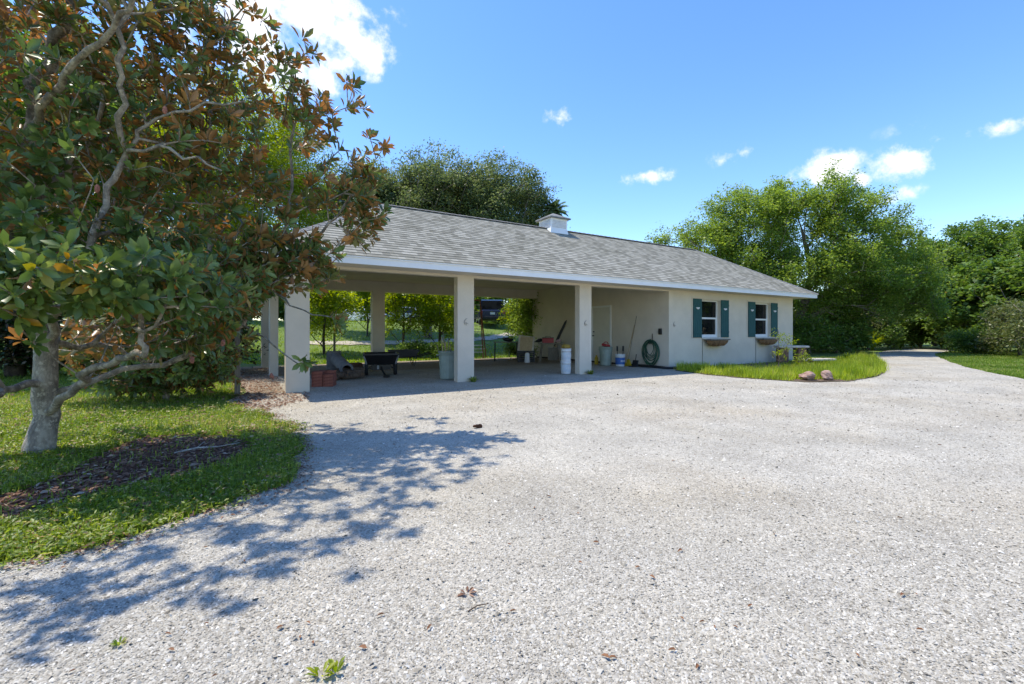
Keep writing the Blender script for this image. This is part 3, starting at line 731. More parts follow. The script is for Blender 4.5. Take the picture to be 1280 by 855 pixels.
# soffit and fascia
mb = MB(); mb.b2((EX0+.03, EY+.03, 2.528), (EX1-.03, Y0, 2.545))
mb.b2((XE, Y0, 2.528), (EX1-.03, YR, 2.545)); mb.b2((EX0+.03, Y0, 2.528), (X0, YR, 2.545))
mb.b2((EX0+.03, YR, 2.745), (EX1-.03, BY-.03, 2.76)); mb.build('soffit', M['soffit'], H)
mb = MB(); mb.b2((EX0, EY, 2.52), (EX1, EY+.03, 2.675)); mb.b2((EX0-.012, EY-.022, 2.648), (EX1+.012, EY-.001, 2.684)); mb.build('fascia', M['white'], H)
for sx in (0, 1):
    mb = MB(); x = EX0 if sx == 0 else EX1-.03
    vs = [(x, EY+.03, 2.52), (x+.03, EY+.03, 2.52), (x+.03, BY-.03, 2.735), (x, BY-.03, 2.735), (x, EY+.03, 2.675), (x+.03, EY+.03, 2.675), (x+.03, BY-.03, 2.89), (x, BY-.03, 2.89)]
    mb.add(vs, [(3, 2, 1, 0), (4, 5, 6, 7), (0, 1, 5, 4), (1, 2, 6, 5), (2, 3, 7, 6), (3, 0, 4, 7)]); mb.build('fascia', M['white'], H)
mb = MB(); mb.b2((EX0, BY-.03, 2.735), (EX1, BY, 2.89)); mb.build('fascia', M['white'], H)

# roof: shingle courses laid as real overlapping strips
FL_, FR_ = Vector((EX0-.02, EY-.03, EZ-.01)), Vector((EX1+.02, EY-.03, EZ-.01))
BL_, BR_ = Vector((EX0-.02, BY+.02, BZ-.01)), Vector((EX1+.02, BY+.02, BZ-.01))
RL_, RR_ = Vector((RX0, RY, RZ)), Vector((RX1, RY, RZ))
rv_, rf_, ruv = [], [], []
def slope(A, B, C, Dv, c=.142):
    """eave A-B, top C (over B) and D (over A)"""
    e = (B-A).normalized(); nrm = (B-A).cross(Dv-A).normalized(); upd = nrm.cross(e)
    if upd.z < 0: upd = -upd
    if nrm.z < 0: nrm = -nrm
    hT = (Dv-A).dot(upd); n = math.ceil(hT/c)
    for i in range(n):
        f0, f1 = i*c/hT, min(1, (i+1)*c/hT)
        a0, b0 = A.lerp(Dv, f0), B.lerp(C, f0); a1, b1 = A.lerp(Dv, f1), B.lerp(C, f1)
        lift = nrm*.011; k = len(rv_)
        ps = [a0, b0, a0+lift, b0+lift, b1+nrm*.001, a1+nrm*.001]
        for p in ps: rv_.append(p)
        v0 = i*c+.002; uvs = [((p-A).dot(e), v0+(0 if j < 4 else c-.004)) for j, p in enumerate(ps)]
        rf_.append((k, k+1, k+3, k+2)); ruv.extend([uvs[0], uvs[1], uvs[3], uvs[2]])
        rf_.append((k+2, k+3, k+4, k+5)); ruv.extend([uvs[2], uvs[3], uvs[4], uvs[5]])
slope(FL_, FR_, RR_, RL_); slope(BR_, BL_, RL_, RR_); slope(FR_, BR_, RR_, RR_); slope(BL_, FL_, RL_, RL_)
me = bpy.data.meshes.new('roof'); me.from_pydata([tuple(v) for v in rv_], [], rf_); me.materials.append(M['roof'])
uvl = me.uv_layers.new(name='UVMap'); uvl.data.foreach_set('uv', np.array(ruv, np.float32).ravel()); me.update()
roof = link(bpy.data.objects.new('roof', me), H)
capm = simple('ridge_shingles', (.20, .20, .19), .95, var=.25, scale=5, bump=.3)
mb = MB()
def cap(a, b, w=.13):
    a, b = Vector(a), Vector(b); L = (b-a).length; m = int(L/.2); t = (b-a)/m; s = t.cross(Vector((0, 0, 1))).normalized()
    for i in range(m):
        p = a+t*i; q = p+t*1.05; lo = Vector((0, 0, -.045)); 
        vs = [p+s*w+lo+Vector((0, 0, .022)), p+Vector((0, 0, .032)), p-s*w+lo+Vector((0, 0, .022)), q+s*w+lo+Vector((0, 0, .012)), q+Vector((0, 0, .022)), q-s*w+lo+Vector((0, 0, .012))]
        mb.add(vs, [(0, 1, 4, 3), (1, 2, 5, 4)])
cap(RL_, RR_); cap(FR_, RR_, .10); cap(FL_, RL_, .10); cap(BR_, RR_, .10); cap(BL_, RL_, .10)
mb.build('ridge_cap', capm, roof)
# cupola
CX, CY = 9.39, RY
mb = MB(); s = .335
mb.box((CX, CY, 4.70), (.67, .67, .52), 0)
for z in (4.50, 4.93): mb.box((CX, CY, z), (.70, .70, .03), 0)
# flared skirt
vs = []
for (k, z) in ((.40, 4.30), (.336, 4.62)):
    vs += [(CX-k, CY-k, z), (CX+k, CY-k, z), (CX+k, CY+k, z), (CX-k, CY+k, z)]
mb.add(vs, [(0, 1, 5, 4), (1, 2, 6, 5), (2, 3, 7, 6), (3, 0, 4, 7)])
cup = mb.build('cupola', M['white'], roof)
mb = MB()
for side in range(4):
    for i in range(5):
        z = 4.66+i*.05; a = side*math.pi/2
        M3 = Euler((0, 0, a)).to_matrix(); c = Vector((CX, CY, z))+M3@Vector((0, -.338, 0))
        mb.box(c, (.56, .016, .035), 0, rot=(R(28), 0, a))
mb.build('louvre', simple('cupola_louvre_paint', (.62, .63, .65), .6, bump=0), cup)
mb = MB(); k = .43
mb.add([(CX-k, CY-k, 4.945), (CX+k, CY-k, 4.945), (CX+k, CY+k, 4.945), (CX-k, CY+k, 4.945), (CX-k, CY-k, 4.985), (CX+k, CY-k, 4.985), (CX+k, CY+k, 4.985), (CX-k, CY+k, 4.985), (CX, CY, 5.20)],
       [(3, 2, 1, 0), (0, 1, 5, 4), (1, 2, 6, 5), (2, 3, 7, 6), (3, 0, 4, 7), (4, 5, 8), (5, 6, 8), (6, 7, 8), (7, 4, 8)])
mb.build('cupola_roof', capm, cup)
for x in (13.5, 14.2, 14.6):
    mb = MB(); mb.tube([(x, RY+.5, RZ-.3), (x, RY+.5, RZ+.06)], .035, 8); mb.tube([(x, RY+.5, RZ+.05), (x, RY+.5, RZ+.10)], .06, 8); mb.build('vent_pipe', M['dconcrete'], roof)

# windows and shutters
for a_, b_ in wins:
    mb = MB(); y0, y1 = Y0+.12, Y0+.17; t = .045
    mb.b2((a_, y0, WZ0), (b_, y1, WZ0+.06)); mb.b2((a_, y0, WZ1-t), (b_, y1, WZ1))
    mb.b2((a_, y0, WZ0+.06), (a_+t, y1, WZ1-t)); mb.b2((b_-t, y0, WZ0+.06), (b_, y1, WZ1-t))
    zm = (WZ0+WZ1)/2+.02
    mb.b2((a_+t, y0+.004, zm-.03), (b_-t, y1-.01, zm+.03))
    mb.b2((a_+t, y0+.012, WZ0+.06), (a_+t+.03, y1-.008, zm-.03)); mb.b2((b_-t-.03, y0+.012, WZ0+.06), (b_-t, y1-.008, zm-.03)); mb.b2((a_+t+.03, y0+.012, WZ0+.06), (b_-t-.03, y1-.008, WZ0+.1))
    w = mb.build('window', M['vinyl'], H)
    mb = MB(); mb.b2((a_+t, y1-.015, WZ0+.06), (b_-t, y1-.009, WZ1-t)); mb.build('pane', M['glass'], w)
    mb = MB(); mb.b2((a_-.02, Y0-.05, WZ0-.05), (b_+.02, Y0-.002, WZ0-.004)); mb.build('sill', M['stucco'], w)
    # raised stucco band round window and shutters
    mb = MB(); xa, xb = a_-.54, b_+.50
    for (p, q) in (((xa, Y0-.018, WZ1+.04), (xb, Y0-.002, WZ1+.08)), ((xa, Y0-.018, WZ0-.0), (xa+.035, Y0-.002, WZ1+.04)), ((xb-.035, Y0-.018, WZ0), (xb, Y0-.002, WZ1+.04))): mb.b2(p, q)
    mb.build('stucco_band', M['stucco'], H)
    for sx in (a_-.48, b_+.005):
        mb = MB(); n = 4; sw = .445
        for i in range(n): mb.box((sx+(i+.5)*sw/n, Y0-.022, (WZ0+WZ1)/2+.01), (sw/n-.005, .025, WZ1-WZ0+.02), bev=.004)
        for z in (WZ0+.18, WZ1-.16): mb.box((sx+sw/2, Y0-.042, z), (sw-.03, .015, .07))
        sh = mb.build('shutter', M['teal'], H)
        mb = MB(); x = sx+sw/2; z = WZ1-.30
        mb.add([(x-.10, Y0-.052, z+.02), (x-.05, Y0-.052, z-.02), (x, Y0-.052, z-.035), (x+.05, Y0-.052, z-.02), (x+.10, Y0-.052, z+.02), (x+.04, Y0-.052, z+.035), (x, Y0-.052, z+.02), (x-.04, Y0-.052, z+.035),
                *[(px_, Y0-.036, pz_) for px_, pz_ in ((x-.10, z+.02), (x-.05, z-.02), (x, z-.035), (x+.05, z-.02), (x+.10, z+.02), (x+.04, z+.035), (x, z+.02), (x-.04, z+.035))]],
               [tuple(range(8))]+[((i+1) % 8, i, i+8, (i+1) % 8+8) for i in range(8)])
        mb.build('shutter_emblem', M['whiteplastic'], sh)
    mb = MB(); mb.tube([(a_+.02, Y0-.012, .02), (a_+.02, Y0-.012, WZ0-.05)], .008, 6); mb.build('conduit', M['wood'], H)
# door on the store wall (faces the carport)
mb = MB(); dy0, dy1 = 12.53, 13.45
mb.b2((X1-.03, dy0-.07, 0), (X1-.002, dy0, 2.16)); mb.b2((X1-.03, dy1, 0), (X1-.002, dy1+.07, 2.16)); mb.b2((X1-.03, dy0, 2.09), (X1-.002, dy1, 2.16))
fr = mb.build('door_frame', M['vinyl'], H)
mb = MB(); mb.b2((X1-.014, dy0+.004, .02), (X1-.003, dy1-.004, 2.086)); dr = mb.build('door', M['cream'], H)
mb = MB(); mb.tube([(X1-.014, dy1-.07, 1.03), (X1-.05, dy1-.07, 1.03)], .013, 10)
mb.rock((X1-.07, dy1-.07, 1.03), (.03, .03, .03), 2, amp=.02); mb.build('door_handle', M['darkmetal'], dr)
MB().tube([(X1-.014, dy1-.07, 1.18), (X1-.05, dy1-.07, 1.18)], .024, 10).build('deadbolt', M['darkmetal'], dr)
for z in (.2, 1.05, 1.9): MB().tube([(X1-.02, dy0+.004, z-.05), (X1-.02, dy0+.004, z+.05)], .008, 6).build('hinge', M['darkmetal'], dr)
mb = MB(); mb.box((X1-.028, 10.2, 1.19), (.05, .12, .2), bev=.012); mb.box((X1-.058, 10.2, 1.19), (.014, .07, .08), bev=.004); mb.build('outlet_box', M['darkmetal'], H)
mb = MB(); mb.b2((X1-.035, 10.0, .0), (X1-.002, YB, .06)); mb.build('wall_base', M['darkwood'], H)

# ================================================================== things on and around the house
def window_box(x0, x1, label, seed):
    c = (x0+x1)/2; t = empty('window_box', (c, Y0-.05, .68), 0, label, 'planter', 'rustic window boxes')
    w = (x1-x0)/2; mb = MB()
    mb.box((0, -.13, .235), (2*w, .30, .045), bev=.01); mb.build('shelf_board', M['wood'], t)
    mb = MB(); n = 12; g_ = random.Random(seed); prof = []
    for i in range(n+1):
        f = i/n*2-1; rr = .09+.11*(1-abs(f)**5)+g_.uniform(-.012, .012); prof.append((f*w*.93, rr))
    vs = []; 
    for (x, rr) in prof:
        for k in range(9):
            a = math.pi*k/8; vs.append((x, -.13-math.cos(a)*.135*(rr/.2)**.5, .205-math.sin(a)*rr))
    fs = [(i*9+k, (i+1)*9+k, (i+1)*9+k+1, i*9+k+1) for i in range(n) for k in range(8)]
    fs += [tuple(range(9)), tuple(range(n*9+8, n*9-1, -1))]+[(i*9+8, (i+1)*9+8, (i+1)*9, i*9) for i in range(n)]
    mb.add(vs, fs, 0, False); mb.build('trough', M['trough'], t)
window_box(13.72, 14.78, 'rustic bark faced window box under the left window', 1)
window_box(16.86, 17.92, 'rustic bark faced window box under the right window, partly behind the leafy sapling', 2)

# coiled hose on the store wall
t = empty('garden_hose', (X1-.03, 10.56, .5), 0, 'green garden hose coiled in big loops on the wall of the carport', 'hose')
mb = MB(); pts = []; g_ = random.Random(5)
for i in range(13*28):
    a = i/28*2*math.pi; lo = int(a/(2*math.pi)); rr = .17+.27*abs(math.sin(lo*1.7+1))+.012*math.sin(a*3+lo); cz = -.08*(rr/.44-1)
    pts.append((-.02-.010*(lo % 6)-.004*math.sin(a*2), math.sin(a)*rr*.80, math.cos(a)*rr+(.42-rr)*.55))
mb.tube(pts, .0105, 6); mb.build('hose_coil', M['hose'], t)
mb = MB(); mb.tube([(0.02, 0, .30), (-.12, 0, .30), (-.13, 0, .36)], .015, 6); mb.tube([(.015, -.02, .3), (.012, -.03, .62)], .012, 6); mb.build('hose_hanger', M['darkmetal'], t)

def bin_(name, loc, r, h, mat, label, cat, lid=None, ribs=16, group=None, rz=0):
    t = empty(name, loc, rz, label, cat, group)
    mb = MB(); mb.lathe([(0, .01), (r*.80, .01), (r*.82, .04), (r*.93, h*.84)], n=64, rib=.022, nr=ribs)
    mb.lathe([(r*.93, h*.84), (r*.97, h*.86), (r*.98, h*.95), (r*1.05, h*.96), (r*1.05, h), (r*.97, h), (r*.93, h*.85), (r*.8, .05), (0, .05)], n=40)
    mb.build('bin_body', mat, t)
    for s in (-1, 1):
        mb = MB(); mb.tube([(s*r*1.0, -.06, h*.88), (s*(r+.05), -.06, h*.87), (s*(r+.05), .06, h*.87), (s*r*1.0, .06, h*.88)], .012, 6); mb.build('handle', mat, t)
    return t
bn = bin_('trash_can', (4.72, 10.66, 0), .255, .70, M['bin'], 'grey green ribbed trash can full of sticks behind the middle column', 'trash can')
for i in range(7):
    a = rnd.uniform(0, 6.3); q = Vector((math.cos(a)*.12-.04, math.sin(a)*.12, .1)); e = q+Vector((rnd.uniform(-.22, .1), rnd.uniform(-.15, .1), rnd.uniform(.75, 1.15)))
    tag(MB().tube([q, q.lerp(e, .5)+Vector((.02, .01, 0)), e], [.016, .014, .010], 6).build('wooden_stick', M['tanwood'] if i % 2 else M['wood'], None, (4.72, 10.66, 0)),
        'bare wooden stick standing in the ribbed trash can', 'stick', 'sticks in the trash can')
b2 = bin_('trash_can', (11.22, 11.93, 0), .235, .66, M['bin'], 'pale grey ribbed trash can by the door with red things on top', 'trash can')
mb = MB(); mb.box((0, 0, 0), (.30, .20, .09), rot=(.1, .15, .4), bev=.02); mb.tube([(-.12, 0, .05), (-.05, 0, .12), (.06, .02, .12), (.12, 0, .05)], .014, 6)
tag(mb.build('tool_caddy', M['red'], None, (11.20, 11.90, .71)), 'faded red plastic caddy lying on the pale trash can', 'caddy')

def pail(loc, label, body, band, group=None, r=.148, h=.37, full=True):
    t = empty('bucket', loc, .3, label, 'bucket', group)
    MB().lathe([(0, .008), (r*.86, .008), (r*.88, .02), (r*.97, h*.80), (r*1.03, h*.81), (r*1.03, h*.86), (r*.98, h*.87), (r*.99, h*.95), (r*1.05, h*.955), (r*1.05, h), (r*.95, h), (r*.84, .03), (0, .03)], n=36).build('pail_body', body, t)
    q = MB().lathe([(r*.906, h*.18), (r*.975, h*.72)], n=36); q.v = [(x*1.012, y*1.012, z) for x, y, z in q.v]
    lb = q.build('label', band, t)
    # pale printed blocks, no legible words at this size
    q = MB()
    for k in range(7):
        a = -2.4+k*.36; zz = h*.46; rr = r*.965
        q.box((math.cos(a)*rr, math.sin(a)*rr, zz), (.008, .03, .06 if k % 2 else .045), rot=(0, 0, a))
    q.build('label_print', M['whiteplastic'], lb)
    MB().tube([(r*math.cos(a)*1.05, r*math.sin(a)*.3-.5*r*0, h*.85-abs(math.sin(a))*.10) for a in np.linspace(0, math.pi, 9)], .004, 5).build('wire_handle', M['steel'], t)
    return t
paleb = simple('pale_blue_print', (.58, .64, .70), .5, bump=0)
pail((8.10, 10.22, 0), 'lower white bucket of the stack beside the third column', M['whiteplastic'], paleb, 'white buckets stacked by the column')
pail((8.10, 10.21, .345), 'upper white bucket with a pale blue print beside the third column', M['whiteplastic'], paleb, 'white buckets stacked by the column')
mb = MB(); mb.box((0, 0, .06), (.22, .16, .12), bev=.03, tx=.9, ty=.8)
tag(mb.build('yellow_sponge', M['mustard'], None, (8.10, 10.21, .715)), 'mustard yellow sponge block lying on the stacked white buckets', 'sponge')
pail((11.38, 11.40, 0), 'blue and white bucket holding dark hand tools by the store wall', M['whiteplastic'], M['blue'], None, .165, .42)
for i, (dx, dy) in enumerate(((-.08, .02), (.06, -.05))):
    mb = MB(); mb.tube([(0, 0, 0), (dx*.3, dy*.3, .28)], .013, 6); mb.box((dx*.3, dy*.3, .37), (.06, .03, .18), bev=.01)
    tag(mb.build('hand_trowel', M['black'], None, (11.38+dx, 11.40+dy, .24)), 'black handled garden trowel standing in the blue and white bucket', 'trowel', 'trowels in the blue bucket')
mb = MB(); mb.lathe([(0, 0), (.06, 0), (.065, .02), (.065, .24), (.03, .29), (.03, .33), (0, .33)], n=20)
tag(mb.build('spray_bottle', M['yellow'], None, (11.35, 12.55, 0)), 'small yellow bottle on the ground left of the pale trash can', 'bottle')

# broom and rake leaning on store wall
t = empty('rake', (11.62, 11.38, 0), 0, 'pale wooden handled rake leaning on the carport wall', 'rake')
MB().tube([(0, 0, .10), (.33, -.10, 1.42)], .017, 8).build('handle', M['tanwood'], t)
mb = MB(); mb.box((-.005, 0, .11), (.03, .34, .03))
for i in range(9): mb.tube([(-.005, -.15+i*.0375, .11), (-.02, -.15+i*.0375, .0)], .004, 4)
mb.build('rake_head', M['yellow'], t)
t = empty('broom', (11.72, 11.22, 0), 0, 'slim broom with a dark handle leaning behind the wooden rake', 'broom')
MB().tube([(0, .12, .24), (.24, -.02, 1.72)], .010, 6).build('handle', M['wood'], t)
mb = MB(); mb.box((0, .14, .12), (.07, .30, .24), tx=.6, ty=.35); mb.build('bristles', M['yellow'], t)
mb = MB(); mb.box((0, 0, .02), (.26, .24, .03), bev=.01); mb.box((.09, 0, .12), (.03, .24, .2), bev=.01, rot=(0, .25, 0)); mb.tube([(.1, 0, .2), (.14, 0, .42)], .013, 6)
tag(mb.build('dustpan', M['black'], None, (11.66, 11.06, 0)), 'black dustpan standing against the wall beside the rake', 'dustpan')
mb = MB(); mb.tube([(11.83, 11.2, .045), (11.84, 10.2, .045), (11.80, 9.75, .04), (12.3, 9.55, .05), (13.2, 9.62, .045)], .042, 8)
tag(mb.build('drain_pipe', M['black'], None), 'black corrugated drain pipe lying along the wall base and round the corner', 'pipe')

# trestle bench, toolbox etc. at the rear wall
Yt = 14.5
t = empty('work_bench', (10.75, 14.55, 0), R(-35), 'weathered grey trestle bench with splayed legs against the carport wall', 'bench')
MB().box((0, 0, .72), (.95, .46, .05), bev=.006).build('bench_top', M['wood'], t)
for sx in (-1, 1):
    for sy in (-1, 1):
        MB().bar((sx*.30, sy*.10, .70), (sx*.40, sy*.26, 0), .09, .04).build('leg', M['wood'], t)
MB().box((.12, .14, .30), (.40, .05, .5)).build('back_board', M['wood'], t)
t = empty('tool_box', (10.68, 14.60, .747), R(-30), 'dark red metal toolbox lying on the trestle bench', 'toolbox')
MB().box((0, 0, .09), (.44, .2, .18), bev=.012).build('box_body', M['red'], t); MB().box((0, 0, .195), (.45, .21, .03), bev=.01).build('lid', M['darkmetal'], t)
MB().tube([(-.1, 0, .2), (-.1, 0, .25), (.1, 0, .25), (.1, 0, .2)], .01, 6).build('handle', M['darkmetal'], t)
mb = MB(); mb.rock((0, 0, .07), (.16, .11, .08), 4, amp=.2); tag(mb.build('folded_cloth', M['pink'], None, (11.0, 14.35, .747)), 'crumpled pale pink cloth on the right end of the trestle bench', 'cloth')
mb = MB(); mb.rock((0, 0, .08), (.24, .14, .10), 9, amp=.25); mb.rock((.1, .02, .13), (.10, .10, .07), 5, amp=.2)
tag(mb.build('tool_bag', M['black'], None, (10.38, 14.82, .747)), 'black slumped tool bag on the left end of the trestle bench', 'bag')
t = empty('long_umbrella', (11.35, 15.3, 0), 0, 'closed black umbrella leaning on the rear part of the carport wall', 'umbrella')
MB().tube([(0, 0, .0), (.10, -.10, .62)], .012, 6).build('shaft', M['darkmetal'], t)
MB().tube([(.10, -.10, .6), (.2, -.2, .9), (.42, -.42, 1.55), (.46, -.46, 1.66)], [.03, .055, .05, .012], 8).build('folded_canopy', M['black'], t)
# framed screen leaning against crates
t = empty('framed_panel', (9.86, 14.95, .42), R(-33), 'pale framed tan panel leaning between the side table and the trestle bench', 'panel')
tilt = Euler((R(-20), R(6), 0)).to_matrix()
def tv(p): return tilt@Vector(p)
mb = MB()
for (a_, b_) in (((-.28, 0, 0), (-.28, 0, .62)), ((.28, 0, 0), (.28, 0, .62)), ((-.28, 0, 0), (.28, 0, 0)), ((-.28, 0, .62), (.28, 0, .62))): mb.bar(tv(a_), tv(b_), .07, .03)
mb.build('frame', M['slab'], t)
mb = MB(); mb.add([tv((-.26, .01, .02)), tv((.26, .01, .02)), tv((.26, .01, .60)), tv((-.26, .01, .60)), tv((-.26, .02, .02)), tv((.26, .02, .02)), tv((.26, .02, .60)), tv((-.26, .02, .60))], [(0, 1, 2, 3), (7, 6, 5, 4)])
mb.build('tan_panel', M['tanwood'], t)
t = empty('plastic_crate', (9.95, 15.05, 0), R(-30), 'black plastic crate on the dirt below the framed panel', 'crate')
mb = MB(); mb.b2((-.32, -.2, .01), (.32, .2, .04))
for z in (.08, .17, .26, .35, .42):
    for s in (-1, 1): mb.box((0, s*.2, z), (.64, .02, .045)); mb.box((s*.32, 0, z), (.02, .4, .045))
for sx in (-1, 1):
    for sy in (-1, 1): mb.box((sx*.31, sy*.19, .22), (.045, .045, .44))
mb.build('crate_body', M['black'], t)
mb = MB(); mb.lathe([(0, 0), (.09, 0), (.10, .03), (.085, .34), (.05, .38), (0, .38)], n=20); tag(mb.build('plastic_jug', M['whiteplastic'], None, (9.72, 14.62, 0)), 'white plastic jug on the dirt in front of the black crate', 'jug')
t = empty('side_table', (9.55, 15.9, 0), R(-30), 'dark side table with thin legs at the rear corner of the carport', 'table')
MB().box((0, 0, .76), (1.0, .5, .03), bev=.005).build('table_top', M['wood'], t)
for sx in (-1, 1):
    for sy in (-1, 1): MB().bar((sx*.44, sy*.2, .745), (sx*.46, sy*.22, 0), .035, .035).build('leg', M['darkmetal'], t)
mb = MB(); mb.rock((0, 0, .09), (.28, .16, .12), 14, amp=.25); tag(mb.build('tarp', M['black'], None, (9.6, 15.85, .775)), 'bunched black tarp on the dark side table', 'tarp')

# stepladder behind middle column
t = empty('step_ladder', (9.24, 17.95, .02), R(-31.7), 'tall rusty orange stepladder standing just outside the rear opening', 'ladder')
hL = 2.55
for sx in (-1, 1):
    MB().bar((sx*.33, -.12, 0), (sx*.17, .25, hL), .03, .075).build('front_rail', M['ladder'], t)
    MB().bar((sx*.40, .70, 0), (sx*.17, .30, hL-.05), .03, .05).build('rear_rail', M['ladder'], t)
for i in range(8):
    f = (i+.9)/8.6; w = .33-.16*f
    MB().box((0, -.12+.37*f, hL*f), (2*w, .08, .03)).build('step', M['steel'], t)
for f in (.15, .5):
    MB().box((0, .70-.40*f, hL*f), (2*(.40-.23*f), .03, .03)).build('rear_brace', M['steel'], t)
MB().box((0, .27, hL), (.40, .32, .04), bev=.01).build('top_cap', M['ladder'], t)

# dump cart
CA = R(-31.7)
t = empty('dump_cart', (3.62, 12.80, 0), R(-14), 'black dump cart with a flared tub facing the driveway', 'cart')
mb = MB(); zt, zb = .60, .30
def ring(w, d, z, yo=0): return [(-w, -d+yo, z), (w, -d+yo, z), (w, d+yo, z), (-w, d+yo, z)]
vs = ring(.34, .42, zb)+ring(.44, .58, zt)+ring(.47, .62, zt)+ring(.47, .62, zt-.035)+ring(.42, .55, zt-.03)+ring(.32, .40, zb+.03)
mb.add(vs, [(3, 2, 1, 0), (20, 21, 22, 23)]+[(a_+i, a_+(i+1) % 4, b_+(i+1) % 4, b_+i) for a_, b_ in ((0, 12), (12, 8), (8, 4), (4, 16), (16, 20)) for i in range(4)])
tub = mb.build('tub', M['black'], t)
for sx in (-1, 1):
    MB().bar((sx*.375, -.47, zb+.02), (sx*.445, -.60, zt-.04), .035, .03).build('corner_trim', M['greyplastic'], tub)
for sx in (-1, 1):
    w_ = MB(); Mx = Euler((0, R(90), 0)).to_matrix()
    w_.lathe([(.08, -.045), (.17, -.045), (.19, -.03), (.19, .03), (.17, .045), (.08, .045)], (sx*.38, -.22, .19), 24, M=Mx); wh = w_.build('wheel', M['rubber'], t)
    MB().lathe([(0, -.03), (.085, -.035), (.085, .035), (0, .03)], (sx*.38, -.22, .19), 16, M=Mx).build('rim', M['greyplastic'], wh)
mb = MB(); mb.tube([(-.36, -.22, .19), (.36, -.22, .19)], .014, 6); mb.bar((-.2, -.35, .27), (-.2, .35, .27), .04, .05); mb.bar((.2, -.35, .27), (.2, .35, .27), .04, .05)
mb.bar((-.33, -.22, .19), (-.2, -.22, .28), .03, .03); mb.bar((.33, -.22, .19), (.2, -.22, .28), .03, .03); mb.box((0, -.36, .22), (.5, .03, .14)); mb.build('chassis', M['darkmetal'], t)
MB().tube([(0, -.3, .26), (.02, -.55, .16), (.10, -.95, .05)], .022, 8).build('tow_bar', M['darkmetal'], t)
MB().box((.12, -1.02, .045), (.14, .20, .05), bev=.015, rot=(0, 0, -.2)).build('hitch', M['darkmetal'], t)
MB().box((-.08, -.385, .23), (.05, .02, .10)).build('latch', M['greyplastic'], t)

# second wheelbarrow
t = empty('wheelbarrow', (5.15, 15.45, 0), CA-R(70), 'dark grey wheelbarrow parked behind the black cart', 'wheelbarrow')
mb = MB(); vs = ring(.22, .38, .32)+ring(.34, .52, .56)+ring(.325, .50, .56)+ring(.21, .36, .34)
mb.add(vs, [(3, 2, 1, 0), (12, 13, 14, 15)]+[(a_+i, a_+(i+1) % 4, b_+(i+1) % 4, b_+i) for a_, b_ in ((0, 4), (4, 8), (8, 12)) for i in range(4)]); mb.build('tray', simple('dark_grey_tray', (.07, .07, .075), .5), t)
for sx in (-1, 1):
    MB().tube([(sx*.08, -.72, .19), (sx*.2, -.2, .30), (sx*.26, .5, .34), (sx*.28, .95, .44)], .018, 6).build('handle', M['darkmetal'], t)
    MB().tube([(sx*.2, .22, .30), (sx*.24, .34, 0), (sx*.24, .42, .32)], .014, 6).build('leg', M['darkmetal'], t)
Mx = Euler((0, R(90), 0)).to_matrix()
wh = MB().lathe([(.09, -.04), (.17, -.04), (.19, 0), (.17, .04), (.09, .04)], (0, -.72, .19), 24, M=Mx).build('wheel', M['rubber'], t)
MB().lathe([(0, -.02), (.095, -.03), (.095, .03), (0, .02)], (0, -.72, .19), 16, M=Mx).build('rim', M['greyplastic'], wh)

# pipes
def pipe(name, a, b, r, label, mat):
    a, b = Vector(a), Vector(b); q = (b-a).to_track_quat('Z', 'Y').to_matrix(); L = (b-a).length
    mb = MB(); mb.lathe([(r*.66, .0), (r*.97, 0), (r, .012), (r, L-.012), (r*.97, L), (r*.66, L), (r*.66, 0)], (0, 0, 0), 32, M=q)
    return tag(mb.build(name, mat, None, a), label, 'pipe')
pipe('concrete_pipe', (2.60, 12.25, .22), (2.62, 13.75, .42), .165, 'long grey concrete pipe lying across the log pile with its open end forward', M['dconcrete'])
pipe('concrete_pipe', (2.62, 14.05, .0), (2.62, 14.05, .62), .20, 'short grey concrete pipe standing upright behind the long pipe', M['dconcrete'])
# logs
g_ = random.Random(4)
for i in range(15):
    x = 2.0+g_.random()*.75; y = 11.75+g_.random()*.9; a = g_.uniform(-.9, .9); L = g_.uniform(.35, .7); r = g_.uniform(.045, .085)
    z = r+.01 if i < 9 else .13+g_.random()*.06; dx, dy = math.cos(a)*L/2, math.sin(a)*L/2
    mb = MB(); mb.tube([(-dx, -dy, 0), (0, .01, .01), (dx, dy, g_.uniform(-.0, .05))], [r, r*1.05, r*.85], 9)
    tag(mb.build('firewood_log', M['log'], None, (x, y, z)), 'dark barked log in the low pile under the concrete pipe', 'log', 'logs piled under the concrete pipe')
# brick stack
bmesh_ = MB().box((0, 0, 0), (.218, .098, .064), bev=.004)
first = None; ba = CA+R(8)
for k in range(5):
    for j in range(3):
        for i in range(2):
            if k == 4 and (i == 1 and j < 2): continue
            o = bmesh_.build('brick', M['brick'], None) if first is None else first.copy()
            if first is None: first = o
            else: COL.objects.link(o)
            off = Vector((i*.226-.113+g_.uniform(-.004, .004), j*.108-.108+g_.uniform(-.003, .003)))
            o.location = (1.80+off.x*math.cos(ba)-off.y*math.sin(ba), 10.72+off.x*math.sin(ba)+off.y*math.cos(ba), .034+k*.0665); o.rotation_euler = (0, 0, ba+g_.uniform(-.02, .02))
            tag(o, 'red brick in the neat stack right of the first column', 'brick', 'red bricks stacked beside the column')
# rough brown stone block behind the pipe
mb = MB(); mb.box((0, 0, .15), (.55, .3, .3), bev=.03); tag(mb.build('stone_block', M['brownstone'], None, (3.0, 13.5, 0)), 'brown weathered block on the dirt between the pipe and the cart', 'block')

